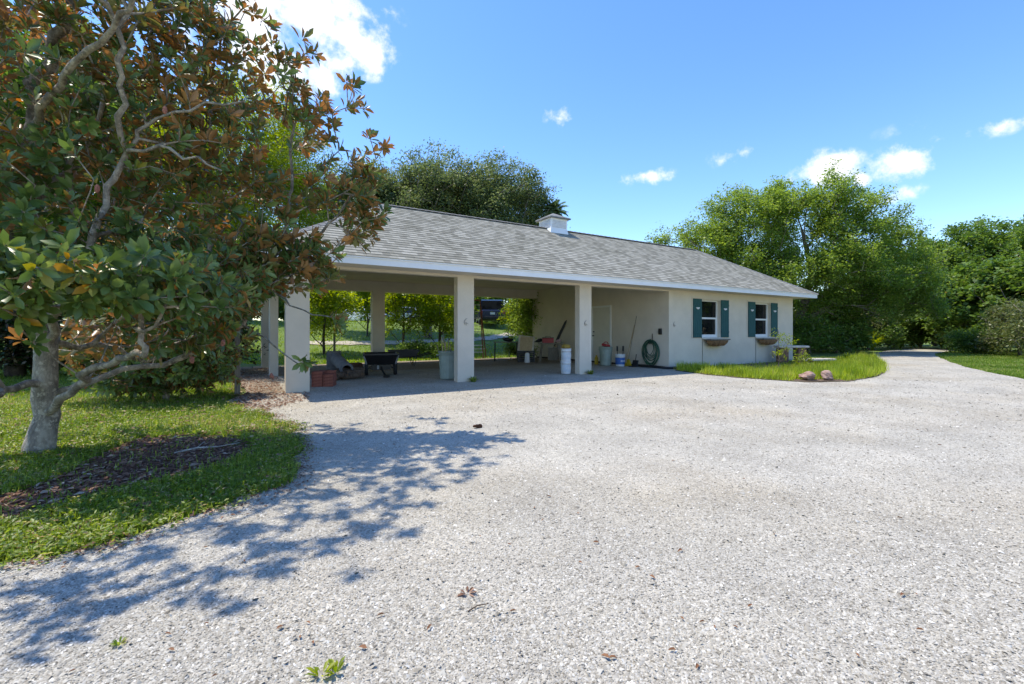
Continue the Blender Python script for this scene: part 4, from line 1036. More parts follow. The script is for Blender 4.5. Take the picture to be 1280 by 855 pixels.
# wooden posts
mb = MB(); mb.box((0, 0, .62), (.095, .095, 1.26), bev=.008); tag(mb.build('fence_post', M['wood'], None, (.16, 10.3, 0)), 'short weathered timber post left of the first column', 'post')
mb = MB(); mb.box((0, 0, .42), (.09, .09, .9), bev=.008); p = D(418, 21.5); tag(mb.build('fence_post', M['wood'], None, (p.x, p.y, float(terrain(p.x, p.y)))), 'thin wooden stake standing in the sunny lawn behind the carport', 'post')

# rocks and stone benches
mb = MB(); mb.rock((0, 0, .10), (.26, .19, .16), 21, amp=.22, n=18, m=12); p = G(1007, 475.5); tag(mb.build('garden_rock', M['coquina'], None, (p.x, p.y, 0)), 'larger pinkish rock on the left at the front edge of the grass bed', 'rock', 'rocks at the bed edge')
mb = MB(); mb.rock((0, 0, .10), (.24, .18, .15), 33, amp=.22, n=18, m=12); p = G(1034, 475.5); tag(mb.build('garden_rock', M['coquina'], None, (p.x, p.y, 0)), 'rounder pinkish rock on the right at the front edge of the grass bed', 'rock', 'rocks at the bed edge')
def stone_bench(px, d, w, h, label, rz):
    p = D(px, d); t = empty('stone_bench', (p.x, p.y, 0), rz, label, 'bench')
    mb = MB(); mb.box((0, 0, h-.04), (w, .42, .08), bev=.02); mb.build('slab', M['slab'], t)
    for s in (-1, 1): MB().box((s*w*.30, 0, (h-.09)/2), (w*.28, .32, h-.09), bev=.03).build('support', M['brownstone'], t)
stone_bench(989, 17.3, 1.12, .66, 'tall stone bench with a pale slab top beside the house corner', CA)
stone_bench(1021, 16.4, 1.15, .23, 'low stone bench in the middle of the grass bed', CA+R(4))

# vehicles beyond the carport
def car(name, label, p, rz, L, W, Hh, paint, kind):
    t = empty(name, p, rz, label, 'car'); 
    k = 1 if kind == 'suv' else 0
    z0, zs = (.34, 1.08) if k else (.24, .86)
    rw = .37 if k else .32
    mb = MB(); ax = (-L*.30, L*.30)
    # lower body outline with wheel arches
    pr = [(-L/2, z0+.18), (-L/2+.06, z0)]
    for a in ax:
        for q in np.linspace(math.pi, 0, 9): pr.append((a+math.cos(q)*(rw+.06), z0+math.sin(q)*(rw+.06)*(.9)))
    pr += [(L/2-.06, z0), (L/2, z0+.2), (L/2-.02, zs-.18), (L/2-.12, zs-.06), (L*.22, zs), (-L/2+.1, zs), (-L/2+.01, zs-.1)]
    n = len(pr); hw = W/2
    vs = [(x, -hw+.05*(z < z0+.05), z) for x, z in pr]+[(x, hw-.05*(z < z0+.05), z) for x, z in pr]
    tr = tessellate_polygon([[Vector((x, 0, z)) for x, z in pr]])
    fs = [tuple(q) for q in tr]+[tuple(n+i for i in reversed(q)) for q in tr]+[((i+1) % n, i, n+i, n+(i+1) % n) for i in range(n)]
    mb.add(vs, fs)
    # cabin
    if k: cab = [(-L/2+.12, zs), (-L/2+.35, Hh-.06), (-L/2+.6, Hh), (L*.02, Hh), (L*.10, Hh-.05), (L*.24, zs)]
    else: cab = [(-L*.40, zs), (-L*.24, Hh-.05), (-L*.12, Hh), (L*.04, Hh), (L*.10, Hh-.04), (L*.26, zs)]
    m = len(cab)
    def wid(z): return hw-.03-(z-zs)/(Hh-zs)*.16
    vs = [(x, -wid(z), z) for x, z in cab]+[(x, wid(z), z) for x, z in cab]
    mb.add(vs, [tuple(range(m)), tuple(range(2*m-1, m-1, -1))]+[((i+1) % m, i, m+i, m+(i+1) % m) for i in range(m)])
    body = mb.build('body', paint, t)
    gl = M['glass']
    def pane(pts, nm='window'):
        q = MB(); nn = (Vector(pts[1])-Vector(pts[0])).cross(Vector(pts[2])-Vector(pts[0])).normalized()
        c = sum((Vector(p_) for p_ in pts), Vector())/len(pts)
        if nn.dot(c-Vector((0, 0, zs+.1))) < 0: nn = -nn
        a_ = [Vector(p_)+nn*.012 for p_ in pts]; b_ = [Vector(p_)-nn*.01 for p_ in pts]; l_ = len(pts)
        q.add(a_+b_, [tuple(range(l_)), tuple(range(2*l_-1, l_-1, -1))]+[(i, (i+1) % l_, l_+(i+1) % l_, l_+i) for i in range(l_)]); q.build(nm, gl, t)
    za, zb_ = zs+.05, Hh-.12
    def lerpx(i, j, z): (x0, a0), (x1, a1) = cab[i], cab[j]; return x0+(x1-x0)*(z-a0)/(a1-a0)
    i0, i1 = 0, 1; j0, j1 = m-1, m-2
    for s in (-1, 1):
        xa, xb = lerpx(i0, i1, za)+.1, lerpx(i0, i1, zb_)+.1; xc, xd = lerpx(j0, j1, za)-.08, lerpx(j0, j1, zb_)-.08; xm = (xa+xc)/2
        for (u0, u1, v0, v1) in ((xa, xm-.05, xb, xm-.05), (xm+.05, xc, xm+.05, xd)):
            pane([(u0, s*wid(za), za), (u1, s*wid(za), za), (v1, s*wid(zb_), zb_), (v0, s*wid(zb_), zb_)])
    xr0, xr1 = lerpx(i0, i1, za), lerpx(i0, i1, zb_); pane([(xr0, -wid(za)+.12, za), (xr0, wid(za)-.12, za), (xr1, wid(zb_)-.12, zb_), (xr1, -wid(zb_)+.12, zb_)], 'rear_window')
    xr0, xr1 = lerpx(j0, j1, za), lerpx(j0, j1, zb_); pane([(xr0, -wid(za)+.1, za), (xr0, wid(za)-.1, za), (xr1, wid(zb_)-.1, zb_), (xr1, -wid(zb_)+.1, zb_)], 'windshield')
    Mw = Euler((R(90), 0, 0)).to_matrix()
    for a in ax:
        for s in (-1, 1):
            wq = MB().lathe([(rw*.6, -.11), (rw*.93, -.11), (rw, -.08), (rw, .08), (rw*.93, .11), (rw*.6, .11)], (a, s*(hw-.13), rw), 24, M=Mw).build('wheel', M['rubber'], t)
            MB().lathe([(0, -.09), (rw*.62, -.10), (rw*.62, .10), (0, .09)], (a, s*(hw-.13), rw), 16, M=Mw).build('rim', M['steel'], wq)
    MB().box((-L/2-.03, 0, z0+.16), (.12, W-.1, .2), bev=.03).build('bumper', M['darkmetal'] if k else paint, t)
    MB().box((L/2+.0, 0, z0+.16), (.12, W-.1, .2), bev=.03).build('bumper', M['darkmetal'] if k else paint, t)
    for s in (-1, 1):
        MB().box((-L/2-.005, s*(hw-.13), zs-.22), (.05, .16, .26 if k else .14), bev=.01).build('tail_light', M['red'], t)
        MB().box((L/2-.02, s*(hw-.2), zs-.27), (.06, .3, .12), bev=.01).build('headlight', M['whiteplastic'], t)
    MB().box((-L/2-.012, 0, zs-.28), (.03, .34, .16)).build('license_plate', M['whiteplastic'], t)
    return t
darkp = simple('dark_navy_paint', (.012, .016, .035), .25, .3, var=.1, bump=0, spec=.6)
whitep = simple('white_car_paint', (.70, .72, .75), .25, 0, var=.02, bump=0, spec=.6)
def onhill(px, d): p = D(px, d); p.z = float(terrain(p.x, p.y)); return p
cam_yaw = math.atan2(.8505, .5259)
car('parked_suv', 'dark navy sport utility vehicle seen from behind on the grassy rise', onhill(612, 35.5), cam_yaw+R(8), 4.7, 1.9, 1.82, darkp, 'suv')
car('parked_car', 'white sedan parked far off left of the rear carport column', onhill(449, 40), cam_yaw+R(62), 4.5, 1.8, 1.45, whitep, 'sedan')
car('parked_car', 'white sedan half hidden behind the tall sunny shrubs', onhill(505, 41), cam_yaw+R(85), 4.5, 1.8, 1.5, whitep, 'sedan')
# ================================================================== TREES
# ---- foreground magnolia, limbs laid from the survey
mbse = D(52, 4.62); mbse.z = -.05; bx = np.array(mbse)
def LP(px, py, d): return np.array(DY(px, py, d))-bx
def magnolia():
    g = np.random.default_rng(5)
    t = empty('magnolia_tree', mbse, 0, 'big magnolia with glossy leaves, rusty brown undersides and a leaning pale trunk', 'tree')
    lines = [
        ([(0, 0, 0), LP(55, 515, 4.6), LP(55, 440, 4.6), LP(50, 360, 4.62), LP(38, 285, 4.7), LP(32, 190, 4.75), LP(52, 90, 4.8), LP(95, -20, 4.8), LP(120, -160, 4.8)], .100, .03),
        ([LP(56, 520, 4.6), LP(87, 493, 4.4), LP(111, 470, 4.25), LP(134, 455, 4.15), LP(159, 448, 4.0), LP(178, 440, 3.9), LP(184, 428, 3.85), LP(172, 414, 3.8), LP(190, 402, 3.75), LP(218, 388, 3.7)], .044, .014),
        ([LP(52, 440, 4.6), LP(68, 400, 4.5), LP(88, 372, 4.4), LP(110, 330, 4.3), LP(132, 255, 4.35), LP(157, 191, 4.4), LP(182, 155, 4.4), LP(235, 138, 4.4), LP(300, 125, 4.5)], .042, .010),
        ([LP(157, 191, 4.4), LP(146, 150, 4.3), LP(152, 110, 4.2), LP(148, 60, 4.1), LP(150, -10, 4.0)], .028, .015),
        ([LP(157, 191, 4.4), LP(200, 182, 4.3), LP(245, 205, 4.2), LP(275, 214, 4.2)], .022, .008),
        ([LP(45, 360, 4.62), LP(40, 260, 4.7), LP(80, 215, 4.9), LP(95, 180, 5.0), LP(130, 175, 5.1), LP(190, 150, 5.3), LP(250, 90, 5.5)], .045, .012),
        ([LP(50, 470, 4.6), LP(20, 480, 4.3), LP(-20, 500, 3.9), LP(-80, 500, 3.5)], .04, .02),
        ([LP(45, 400, 4.6), LP(10, 380, 4.4), LP(-40, 340, 4.1), LP(-90, 280, 3.8)], .045, .02),
        ([LP(52, 440, 4.6), LP(120, 430, 5.0), LP(180, 452, 5.3), LP(232, 425, 5.6), LP(275, 400, 5.7)], .035, .012),
        ([LP(60, 490, 4.6), LP(140, 470, 4.9), LP(215, 448, 5.2), LP(265, 430, 5.3), LP(300, 398, 5.35), LP(322, 362, 5.4), LP(345, 320, 5.4), LP(360, 260, 5.4), LP(363, 190, 5.4), LP(356, 120, 5.4)], .034, .008),
        ([LP(300, 398, 5.35), LP(340, 428, 5.2), LP(368, 452, 5.1), LP(395, 458, 5.0)], .012, .006),
        ([LP(322, 362, 5.4), LP(352, 372, 5.2), LP(385, 392, 5.1), LP(412, 396, 5.1)], .012, .006),
        ([LP(345, 320, 5.4), LP(400, 290, 5.4), LP(440, 250, 5.4), LP(470, 200, 5.4)], .018, .006),
        ([LP(32, 190, 4.75), LP(60, 120, 4.3), LP(110, 60, 4.0), LP(170, 0, 3.8)], .04, .02),
    ]
    # foliage volumes: (centre, radii, number of leaf whorls)
    vol = [
        (LP(50, 345, 3.4), (.75, .40, .24), 70), (LP(140, 350, 3.6), (.7, .4, .26), 75), (LP(215, 365, 4.0), (.6, .4, .28), 60), (LP(120, 320, 4.4), (1.2, .5, .4), 70), (LP(20, 240, 4.4), (1.3, .8, .7), 90),
        (LP(230, 340, 4.6), (.75, .6, .45), 75), (LP(300, 350, 5.0), (.45, .5, .35), 42), (LP(350, 330, 5.3), (.50, .45, .45), 50), (LP(405, 330, 5.4), (.28, .3, .40), 22),
        (LP(90, 130, 4.8), (1.3, .9, .9), 170), (LP(200, 160, 4.9), (1.0, .8, .9), 140), (LP(150, 250, 5.1), (1.1, .8, .6), 110),
        (LP(280, 150, 5.1), (.75, .6, .55), 50), (LP(350, 115, 5.3), (.40, .4, .40), 24), (LP(385, 150, 5.3), (.36, .3, .40), 22), (LP(430, 240, 5.4), (.45, .4, .50), 50), (LP(462, 205, 5.4), (.22, .25, .38), 16), (LP(455, 280, 5.4), (.28, .3, .30), 20),
        (LP(300, 250, 5.4), (.6, .5, .7), 55), (LP(200, 30, 4.9), (1.1, .9, .7), 120), (LP(40, 10, 4.8), (1.4, 1.0, .8), 140), (LP(255, 30, 5.0), (.55, .5, .45), 26),
        (LP(120, -140, 4.9), (1.6, 1.2, .9), 120), (LP(-120, 150, 4.0), (1.2, 1.0, 1.2), 100), (LP(-150, -100, 4.4), (1.2, 1.0, 1.0), 60), (LP(-60, 380, 3.6), (.8, .6, .5), 40),
        (LP(340, 265, 5.3), (.5, .4, .5), 34), (LP(385, 325, 5.35), (.35, .3, .35), 24), (LP(320, 330, 5.2), (.45, .4, .4), 34),
        (LP(120, 420, 5.2), (.9, .4, .28), 26), (LP(380, 452, 5.0), (.04, .04, .04), 2), (LP(230, 425, 5.0), (.55, .4, .22), 30), (LP(290, 400, 5.2), (.4, .35, .25), 24), (LP(150, 420, 5.6), (.6, .4, .25), 24), (LP(415, 400, 5.05), (.12, .12, .12), 4),
        (LP(190, 385, 4.9), (.6, .5, .35), 34),
    ]
    def SV(px, py, z):      # crown part whose sun shadow falls on that spot of the gravel
        q = G(px, py); return np.array([q.x-.340*z, q.y+.317*z, z])-bx
    for (px, py, z, r, n) in ((20, 785, 3.4, .32, 10), (90, 745, 3.6, .40, 18), (160, 730, 3.9, .45, 22), (70, 715, 3.6, .4, 18), (250, 690, 4.1, .50, 30), (340, 690, 4.3, .35, 14), (330, 640, 4.4, .5, 30), (400, 665, 4.6, .3, 10), (420, 620, 4.6, .5, 32), (250, 640, 4.4, .5, 26),
                              (500, 590, 4.5, .5, 36), (560, 560, 4.3, .42, 30), (575, 590, 4.6, .3, 14), (470, 650, 4.9, .35, 16), (300, 730, 4.5, .3, 12), (610, 548, 4.0, .35, 14), (440, 570, 4.6, .55, 34), (480, 545, 4.2, .5, 30), (400, 535, 4.4, .45, 24), (520, 660, 4.9, .16, 4), (480, 625, 5.0, .3, 10), (350, 590, 4.9, .6, 30), (530, 525, 3.9, .4, 14), (450, 700, 4.6, .12, 3)):
        vol.append((SV(px, py, z), (r*1.1, r, r*.7), int(n*.52)))
    ws = []
    for c, r, n in vol:
        n = int(n*1.1)
        v = g.normal(0, 1, (n, 3)); v /= np.linalg.norm(v, axis=1, keepdims=True); v *= g.random((n, 1))**(1/2.4)
        # volumes are aligned with the lateral/away axes of the crown
        o = v[:, 0:1]*r[0]*np.array([RT[0], RT[1], 0])+v[:, 1:2]*r[1]*np.array([FW[0], FW[1], 0])+v[:, 2:3]*r[2]*np.array([0, 0, 1])
        ws.append(c+o)
    ws = np.concatenate(ws); ws = ws[ws[:, 2] > .5]
    pos, rad, chains, td = grow(g, lines, ws, .16, .16, .22, .0048, 2.7, .12)
    wood('trunk', pos, rad, chains, M['bark_mag'], t, flare=.38)
    n = len(ws); P = []; A = []; N = []; Ls = []; Ws = []; rv = []
    for i in range(n):
        ho = ws[i]-np.array([-.1, .1, 0]); ho[2] = 0; ho /= max(np.linalg.norm(ho), 1e-6); lowf = float(1-smooth(1.4, 3.0, ws[i][2]))
        ax = td[i]*.3+ho*(.62+.38*lowf)+np.array([0, 0, .45-.25*lowf])+g.normal(0, .38, 3); ax /= np.linalg.norm(ax)
        u = np.cross(ax, [.2, .9, .3]); u /= np.linalg.norm(u); w = np.cross(ax, u)
        k = g.integers(7, 13); cl = g.random(); size = g.uniform(.8, 1.2)
        for j in range(k):
            a = j*2.4+g.normal(0, .2); f = j/k; el = R(68-48*f+g.normal(0, 9))     # inner leaves more upright
            rd = u*math.cos(a)+w*math.sin(a); d = rd*math.sin(el)+ax*math.cos(el)
            P.append(ws[i]-ax*(.05*(1-f))+d*.015); A.append(d+np.array([0, 0, -.12])); N.append(ax*math.sin(el)-rd*math.cos(el)+g.normal(0, .12, 3))
            L = size*g.uniform(.085, .145); Ls.append(L); Ws.append(L*g.uniform(.44, .54)); rv.append(np.clip(.5*cl+.5*g.random(), 0, 1) if g.random() > .012 else .98)
    leaves('crown', np.array(P), np.array(A), np.array(N), np.array(Ls), np.array(Ws), T_MAG, M['mag'], np.array(rv), t, sm=True)
    podm = simple('magnolia_seed_pod', (.33, .13, .09), .8, var=.3, scale=60, bump=.8)
    for (px, py, d) in ((121, 236, 4.1), (110, 385, 3.6), (206, 137, 4.2), (279, 429, 4.9), (240, 450, 4.8), (340, 470, 5.0), (410, 230, 5.3), (12, 315, 3.3)):
        c = LP(px, py, d); MB().rock(c, (.026, .026, .042), int(px), amp=.12).build('seed_pod', podm, t)
    return t
magnolia()

def T(base, *pts): return base
def stem(h, r0, r1, n=0, lean=(0, 0), seed=0, spread=1.0, start=.35):
    """upright trunk plus n spreading limbs, local coordinates"""
    g_ = random.Random(seed); L = [([(0, 0, -.1), (lean[0]*.3+g_.uniform(-.1, .1), lean[1]*.3, h*.4), (lean[0]*.7, lean[1]*.7+g_.uniform(-.1, .1), h*.75), (lean[0], lean[1], h)], r0, r1)]
    for i in range(n):
        f = start+(1-start)*i/max(1, n)*.8; a = i*2.4+g_.uniform(-.4, .4); s = (lean[0]*f, lean[1]*f, h*f); q = h*spread*g_.uniform(.35, .55)
        L.append(([s, (s[0]+math.cos(a)*q*.5, s[1]+math.sin(a)*q*.5, s[2]+q*.45), (s[0]+math.cos(a)*q, s[1]+math.sin(a)*q, s[2]+q*.95)], r0*.5, r1*.5))
    return L
def gz(px, d, dz=0): p = D(px, d); return Vector((p.x, p.y, float(terrain(p.x, p.y))+dz))
gN = np.random.default_rng

# dense dark magnolia bush in front of the building's left end
def whorl_leaves(g, ws, ax0, name, mat, parent, lmin=.09, lmax=.15):
    P = []; A = []; N = []; Ls = []; rv = []
    for i in range(len(ws)):
        ax = ax0[i]/np.linalg.norm(ax0[i]); u = np.cross(ax, [.2, .9, .3]); u /= np.linalg.norm(u); w = np.cross(ax, u); k = g.integers(7, 12); cl = g.random()
        for j in range(k):
            a = j*2.4+g.normal(0, .2); f = j/k; el = R(70-48*f+g.normal(0, 9)); rd = u*math.cos(a)+w*math.sin(a); d = rd*math.sin(el)+ax*math.cos(el)
            P.append(ws[i]-ax*(.05*(1-f))+d*.015); A.append(d+np.array([0, 0, -.12])); N.append(ax*math.sin(el)-rd*math.cos(el)+g.normal(0, .12, 3)); Ls.append(g.uniform(lmin, lmax)); rv.append(np.clip(.5*cl+.5*g.random(), 0, 1)*.93)
    Ls = np.array(Ls); return leaves(name, np.array(P), np.array(A), np.array(N), Ls, Ls*g.uniform(.42, .52, len(Ls)), T_MAG, mat, np.array(rv), parent, sm=True)
def magnolia_bush():
    g = np.random.default_rng(77); t = empty('magnolia_bush', gz(208, 8.2), 0, 'dense dark magnolia bush between the leaning magnolia and the timber post', 'shrub')
    ws = []; ax = []
    for c, r, n in (((0, 0, 1.15), (1.05, 1.05, .95), 420), ((-.3, .2, 2.2), (1.2, 1.2, 1.1), 260), ((-.8, .5, 1.0), (.9, .8, .9), 240), ((.45, -.28, .85), (.75, .7, .75), 200), ((-.2, -.3, .6), (1.1, .7, .5), 160)):
        v = g.normal(0, 1, (n, 3)); v /= np.linalg.norm(v, axis=1, keepdims=True); k = (.55+.45*g.random((n, 1))**.7)*(1+.12*np.sin(v[:, :1]*7+v[:, 2:]*5))
        ws.append(np.array(c)+v*np.array(r)*k); ax.append(v+np.array([0, 0, .25])+g.normal(0, .3, (n, 3)))
    ws = np.concatenate(ws); ax = np.concatenate(ax); m = ws[:, 2] > .18; ws = ws[m]; ax = ax[m]
    pos, rad, ch_, td = grow(g, stem(2.4, .06, .02, 5, seed=3, spread=1.0, start=.08), ws[::2], .25, .12, .3, .005)
    wood('trunk', pos, rad, ch_, M['bark_mag'], t); whorl_leaves(g, ws, ax, 'crown', M['mag'], t)
magnolia_bush()
tree('feathery_tree', 'tall tree with fine feathery light green leaves behind the big magnolia', 'tree', gz(262, 13.6),
     stem(5.0, .14, .04, 6, seed=8), [((.9, -.5, 6.3), (2.1, 2.0, 2.3), 3), ((-.6, .6, 5.2), (2.1, 1.8, 1.8), 2), ((1.7, -1.1, 5.0), (1.1, 1.1, 1.4), 1)], 150, 9, .24, 44, .18, .085, .25, M['feather'], M['bark_grey'], 22, tip_r=.008, templ=T_LEAF, droop=.25)
# dark mass at the far left
for i, (px, d, h, r, lab) in enumerate(((20, 12.5, 9.5, 3.3, 'dark broad tree standing directly behind the magnolia trunk at the left edge'), (-90, 14, 9.5, 3.6, 'tall dark tree at the far left edge behind the others'),
                                   (140, 17, 10.5, 3.6, 'tall dark tree behind the dense magnolia bush'), (310, 30, 7, 3.3, 'dark green tree beyond the lawn, seen left of the first column'))):
    tree('dark_tree', lab, 'tree', gz(px, d), stem(h*.7, .22, .06, 6, seed=30+i), [((0, 0, h*.62), (r, r, h*.42), 3), ((.5, .4, h*.35), (r*.9, r*.9, h*.3), 1.4)], 130, 8, .32, 22, .24, .15 if d < 20 else .2, .45, M['deep'], M['bark_dark'], 40+i,
         'dark trees on the left')
# low shrubs under them
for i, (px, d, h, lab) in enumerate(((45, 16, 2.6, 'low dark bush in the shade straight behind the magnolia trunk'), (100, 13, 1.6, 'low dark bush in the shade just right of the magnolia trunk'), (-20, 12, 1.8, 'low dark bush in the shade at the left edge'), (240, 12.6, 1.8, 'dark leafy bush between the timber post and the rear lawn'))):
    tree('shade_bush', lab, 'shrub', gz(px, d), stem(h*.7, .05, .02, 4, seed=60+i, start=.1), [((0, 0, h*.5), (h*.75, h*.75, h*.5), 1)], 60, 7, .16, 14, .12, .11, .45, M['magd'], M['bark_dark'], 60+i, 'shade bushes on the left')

# oaks behind the roof
for i, (px, d, h, r, ox, lab) in enumerate(((475, 27, 10.2, 3.0, -1.0, 'olive green oak behind the left end of the roof ridge'), (535, 27.5, 11.3, 3.8, .3, 'tallest olive green oak behind the middle of the ridge'), (580, 28.5, 11.3, 3.5, 1.7, 'olive green oak behind the ridge just left of the palm'))):
    tree('oak_tree', lab, 'tree', gz(px, d), stem(h*.62, .26, .07, 8, lean=(ox*.85, -ox*.53), seed=70+i, start=.35, spread=.6), [((ox*.85, -ox*.53, h*.68), (r, r, h*.27), 3), ((1.2+ox*.85, -.9-ox*.53, h*.60), (r*.8, r*.8, h*.25), 1), ((-1.2+ox*.85, .9-ox*.53, h*.62), (r*.8, r*.8, h*.26), 1)],
         230, 8, .30, 26, .22, .12, .45, M['dull'], M['bark_grey'], 70+i, 'oaks behind the roof', tip_r=.014)
# palm
def palm(label, base, h, seed):
    g = np.random.default_rng(seed); t = empty('palm_tree', base, 0, label, 'palm')
    MB().tube([(0, 0, -.1), (.05, .05, h*.3), (.1, 0, h*.7), (.1, .05, h)], [.19, .15, .14, .15], 12).build('trunk', M['bark_grey'], t)
    P = []; A = []; N = []; L = []; W = []
    fr = MB()
    for k in range(30):
        a = k*2.4; el = R(78-105*k/30); d = np.array([math.cos(a)*math.cos(el), math.sin(a)*math.cos(el), math.sin(el)])
        p = np.array([.1, .05, h]); pts = [p.copy()]; ln = g.uniform(.75, 1.1)
        for s in range(9):
            f = s/8; d = d+np.array([0, 0, -.11]); d /= np.linalg.norm(d); q = p+d*ln/9
            side = np.cross(d, [0, 0, 1]); side /= max(np.linalg.norm(side), 1e-6)
            for sg in (-1, 1):
                for m in range(4):
                    P.append(p+(q-p)*m/4); A.append(side*sg*.9+d*.55+np.array([0, 0, -.22])); N.append(np.array([0, 0, 1.])+g.normal(0, .2, 3)); L.append(.36*(1-.6*abs(f-.4))*g.uniform(.8, 1.1)); W.append(.045)
            p = q; pts.append(p.copy())
        fr.tube(pts, np.linspace(.02, .005, len(pts)), 4)
    fr.build('frond_stalk', M['palm'], t)
    leaves('fronds', np.array(P), np.array(A), np.array(N), np.array(L), np.array(W), T_LEAF, M['palm'], g.random(len(P)), t)
palm('fan of palm fronds rising behind the white roof cupola', gz(690, 27.5), 8.2, 3)

# big bright tree at the right end of the house
tree('spreading_tree', 'big spreading bright green tree behind the right end of the house', 'tree', gz(985, 25.5),
     [([(0, 0, -.1), (.3, -.2, 1.2), (.9, -.4, 2.6), (1.2, -.6, 4.4), (1.0, -.3, 6.6)], .30, .08),
      ([(.1, 0, .6), (-.9, .5, 2.0), (-2.4, 1.4, 3.9), (-4.0, 2.4, 5.6)], .20, .05), ([(.5, -.3, 1.5), (2.2, -1.5, 3.0), (3.6, -2.4, 4.8), (4.8, -3.2, 6.0)], .18, .05),
      ([(.9, -.4, 2.6), (0, 0, 4.4), (-.8, .5, 6.6), (-1.0, .7, 8.2)], .14, .04), ([(2.2, -1.5, 3.0), (4.6, -2.9, 3.4), (6.4, -4.1, 4.0)], .10, .03)],
     [((-4.2, 2.6, 6.0), (2.2, 2.2, 1.7), 1.8), ((-2.0, 1.2, 7.2), (2.4, 2.4, 1.9), 2.2), ((.8, -.5, 7.5), (2.7, 2.6, 2.1), 2.6), ((3.4, -2.1, 6.6), (2.6, 2.6, 2.1), 2.4), ((5.0, -3.2, 5.0), (2.0, 2.0, 2.2), 2.2),
      ((1.0, -1.2, 4.6), (3.4, 3.0, 1.6), 2), ((-2.4, .8, 4.6), (2.4, 2.2, 1.5), 1.3), ((4.5, -3.0, 3.0), (2.4, 2.2, 1.4), 1.6), ((-2.6, 1.8, 3.2), (2.2, 2.0, 1.4), 1.3), ((2.2, .2, 2.4), (3.0, 2.6, 1.6), 2), ((-3.2, 1.6, 5.2), (1.6, 1.6, 1.5), 1.2), ((-1.4, -1.6, 3.7), (1.9, 1.6, 1.4), 1.3), ((1.6, -2.8, 3.6), (2.0, 1.6, 1.5), 1.3), ((5.6, -3.5, 3.0), (1.6, 1.6, 1.6), 1.2)],
     300, 20, .33, 24, .16, .105, .5, M['bright'], M['bark_grey'], 80, tip_r=.009, inner=.66, flat=.5)
# dark tree group on the right
for i, (px, d, h, r, lab) in enumerate(((1168, 38, 9.0, 3.2, 'deep green tree over the far bend of the driveway'), (1228, 36, 10.0, 3.8, 'tallest deep green tree in the right background'), (1305, 33, 9.6, 3.8, 'deep green tree at the right edge of the view'), (1390, 30, 9.2, 3.8, 'deep green tree just off the right edge'), (1110, 40, 8.5, 3.4, 'deep green tree half hidden by the spreading bright tree'))):
    tree('broad_tree', lab, 'tree', gz(px, d), stem(h*.7, .25, .06, 7, seed=90+i, start=.25), [((0, 0, h*.66), (r, r, h*.32), 3), ((1.2, -.8, h*.42), (r*.9, r*.9, h*.3), 1.6), ((-1.2, .8, h*.40), (r*.9, r*.9, h*.3), 1.4)],
         170, 8, .30, 24, .22, .17, .5, M['deep'], M['bark_dark'], 90+i, 'deep green trees on the right')
# sea grape and mid shrubs along the drive
for i, (px, d, h, r, mk, L, lab) in enumerate(((1185, 31, 5.2, 2.6, 'grape', .20, 'broad leaved light green bush beside the far drive'), (1240, 27.5, 5.4, 2.7, 'grape', .20, 'tall broad leaved light green bush behind the right lawn'), (1300, 26, 6.0, 2.6, 'grape', .18, 'broad leaved light green bush at the right edge'),
                                           (1275, 23, 2.6, 1.4, 'olive', .11, 'brownish rounded shrub at the right end of the lawn'), (1315, 20, 2.4, 1.4, 'olive', .11, 'brownish shrub just off the right edge of the lawn'), (1215, 25.5, 1.2, 1.0, 'deep', .10, 'small dark shrub at the left tip of the right lawn'),
                                           (1120, 35, 4.2, 2.4, 'olive', .15, 'yellowish shrub behind the ornamental grasses'), (1060, 32, 4.6, 3.0, 'olive', .14, 'tangled grey green shrub under the spreading tree'), (1005, 29, 4.2, 2.6, 'deep', .13, 'dark shrub right of the house corner'), (1150, 33, 3.2, 1.6, 'grape', .15, 'small leafy shrub by the drive bend'), (1012, 24.5, 1.9, 1.2, 'deep', .11, 'low dark bush just right of the house corner'), (1045, 26.5, 2.1, 1.5, 'grape', .13, 'light green bush under the left part of the spreading tree'), (1085, 30.5, 2.3, 1.6, 'deep', .12, 'dark bush behind the arching grass by the drive'), (1118, 33, 2.6, 1.7, 'grape', .13, 'light green bush above the far drive edge'), (1035, 31, 3.0, 1.8, 'grape', .14, 'light green shrub deep under the spreading tree'))):
    tree('garden_shrub', lab, 'shrub', gz(px, d), stem(h*.65, .07, .02, 5, seed=110+i, start=.08, spread=1.2), [((0, 0, h*.55), (r, r, h*.45), 2), ((0, 0, h*.28), (r*1.05, r*1.05, h*.28), 1)],
         int(44*r), 7, .20, 16, .17, L, .62 if mk == 'grape' else .45, M[mk], M['bark_grey'], 110+i, 'garden shrubs on the right', tip_r=.01)
# dead twiggy undergrowth below the spreading tree
# sunny shrubs behind the carport
for i, (px, d, h, r, lab) in enumerate(((405, 20.6, 3.3, 1.25, 'lime green sunlit shrub seen between the first two columns'), (505, 22.3, 3.6, 1.5, 'tall lime green shrub right of the rear column'), (550, 23.0, 3.7, 1.6, 'lime green shrub behind the ribbed trash can'), (655, 23.5, 3.7, 1.15, 'leafy lime green shrub right of the stepladder'), (668, 22.0, 3.0, 1.2, 'leafy shrub behind the framed panel'), (459, 26.0, 3.4, .8, 'slim lime green shrub just left of the rear column'))):
    tree('lawn_shrub', lab, 'shrub', gz(px, d), stem(h*.6, .05, .02, 6, seed=130+i, start=.03, spread=1.1), [((0, 0, h*.66), (r, r, h*.36), 3), ((0, 0, h*.35), (r*.7, r*.7, h*.2), .6)],
         int(66*r), 7, .17, 15, .15, .095, .5, M['lime'] if i != 4 else M['bright'], M['bark_dark'], 130+i, 'sunlit shrubs behind the carport', tip_r=.008)
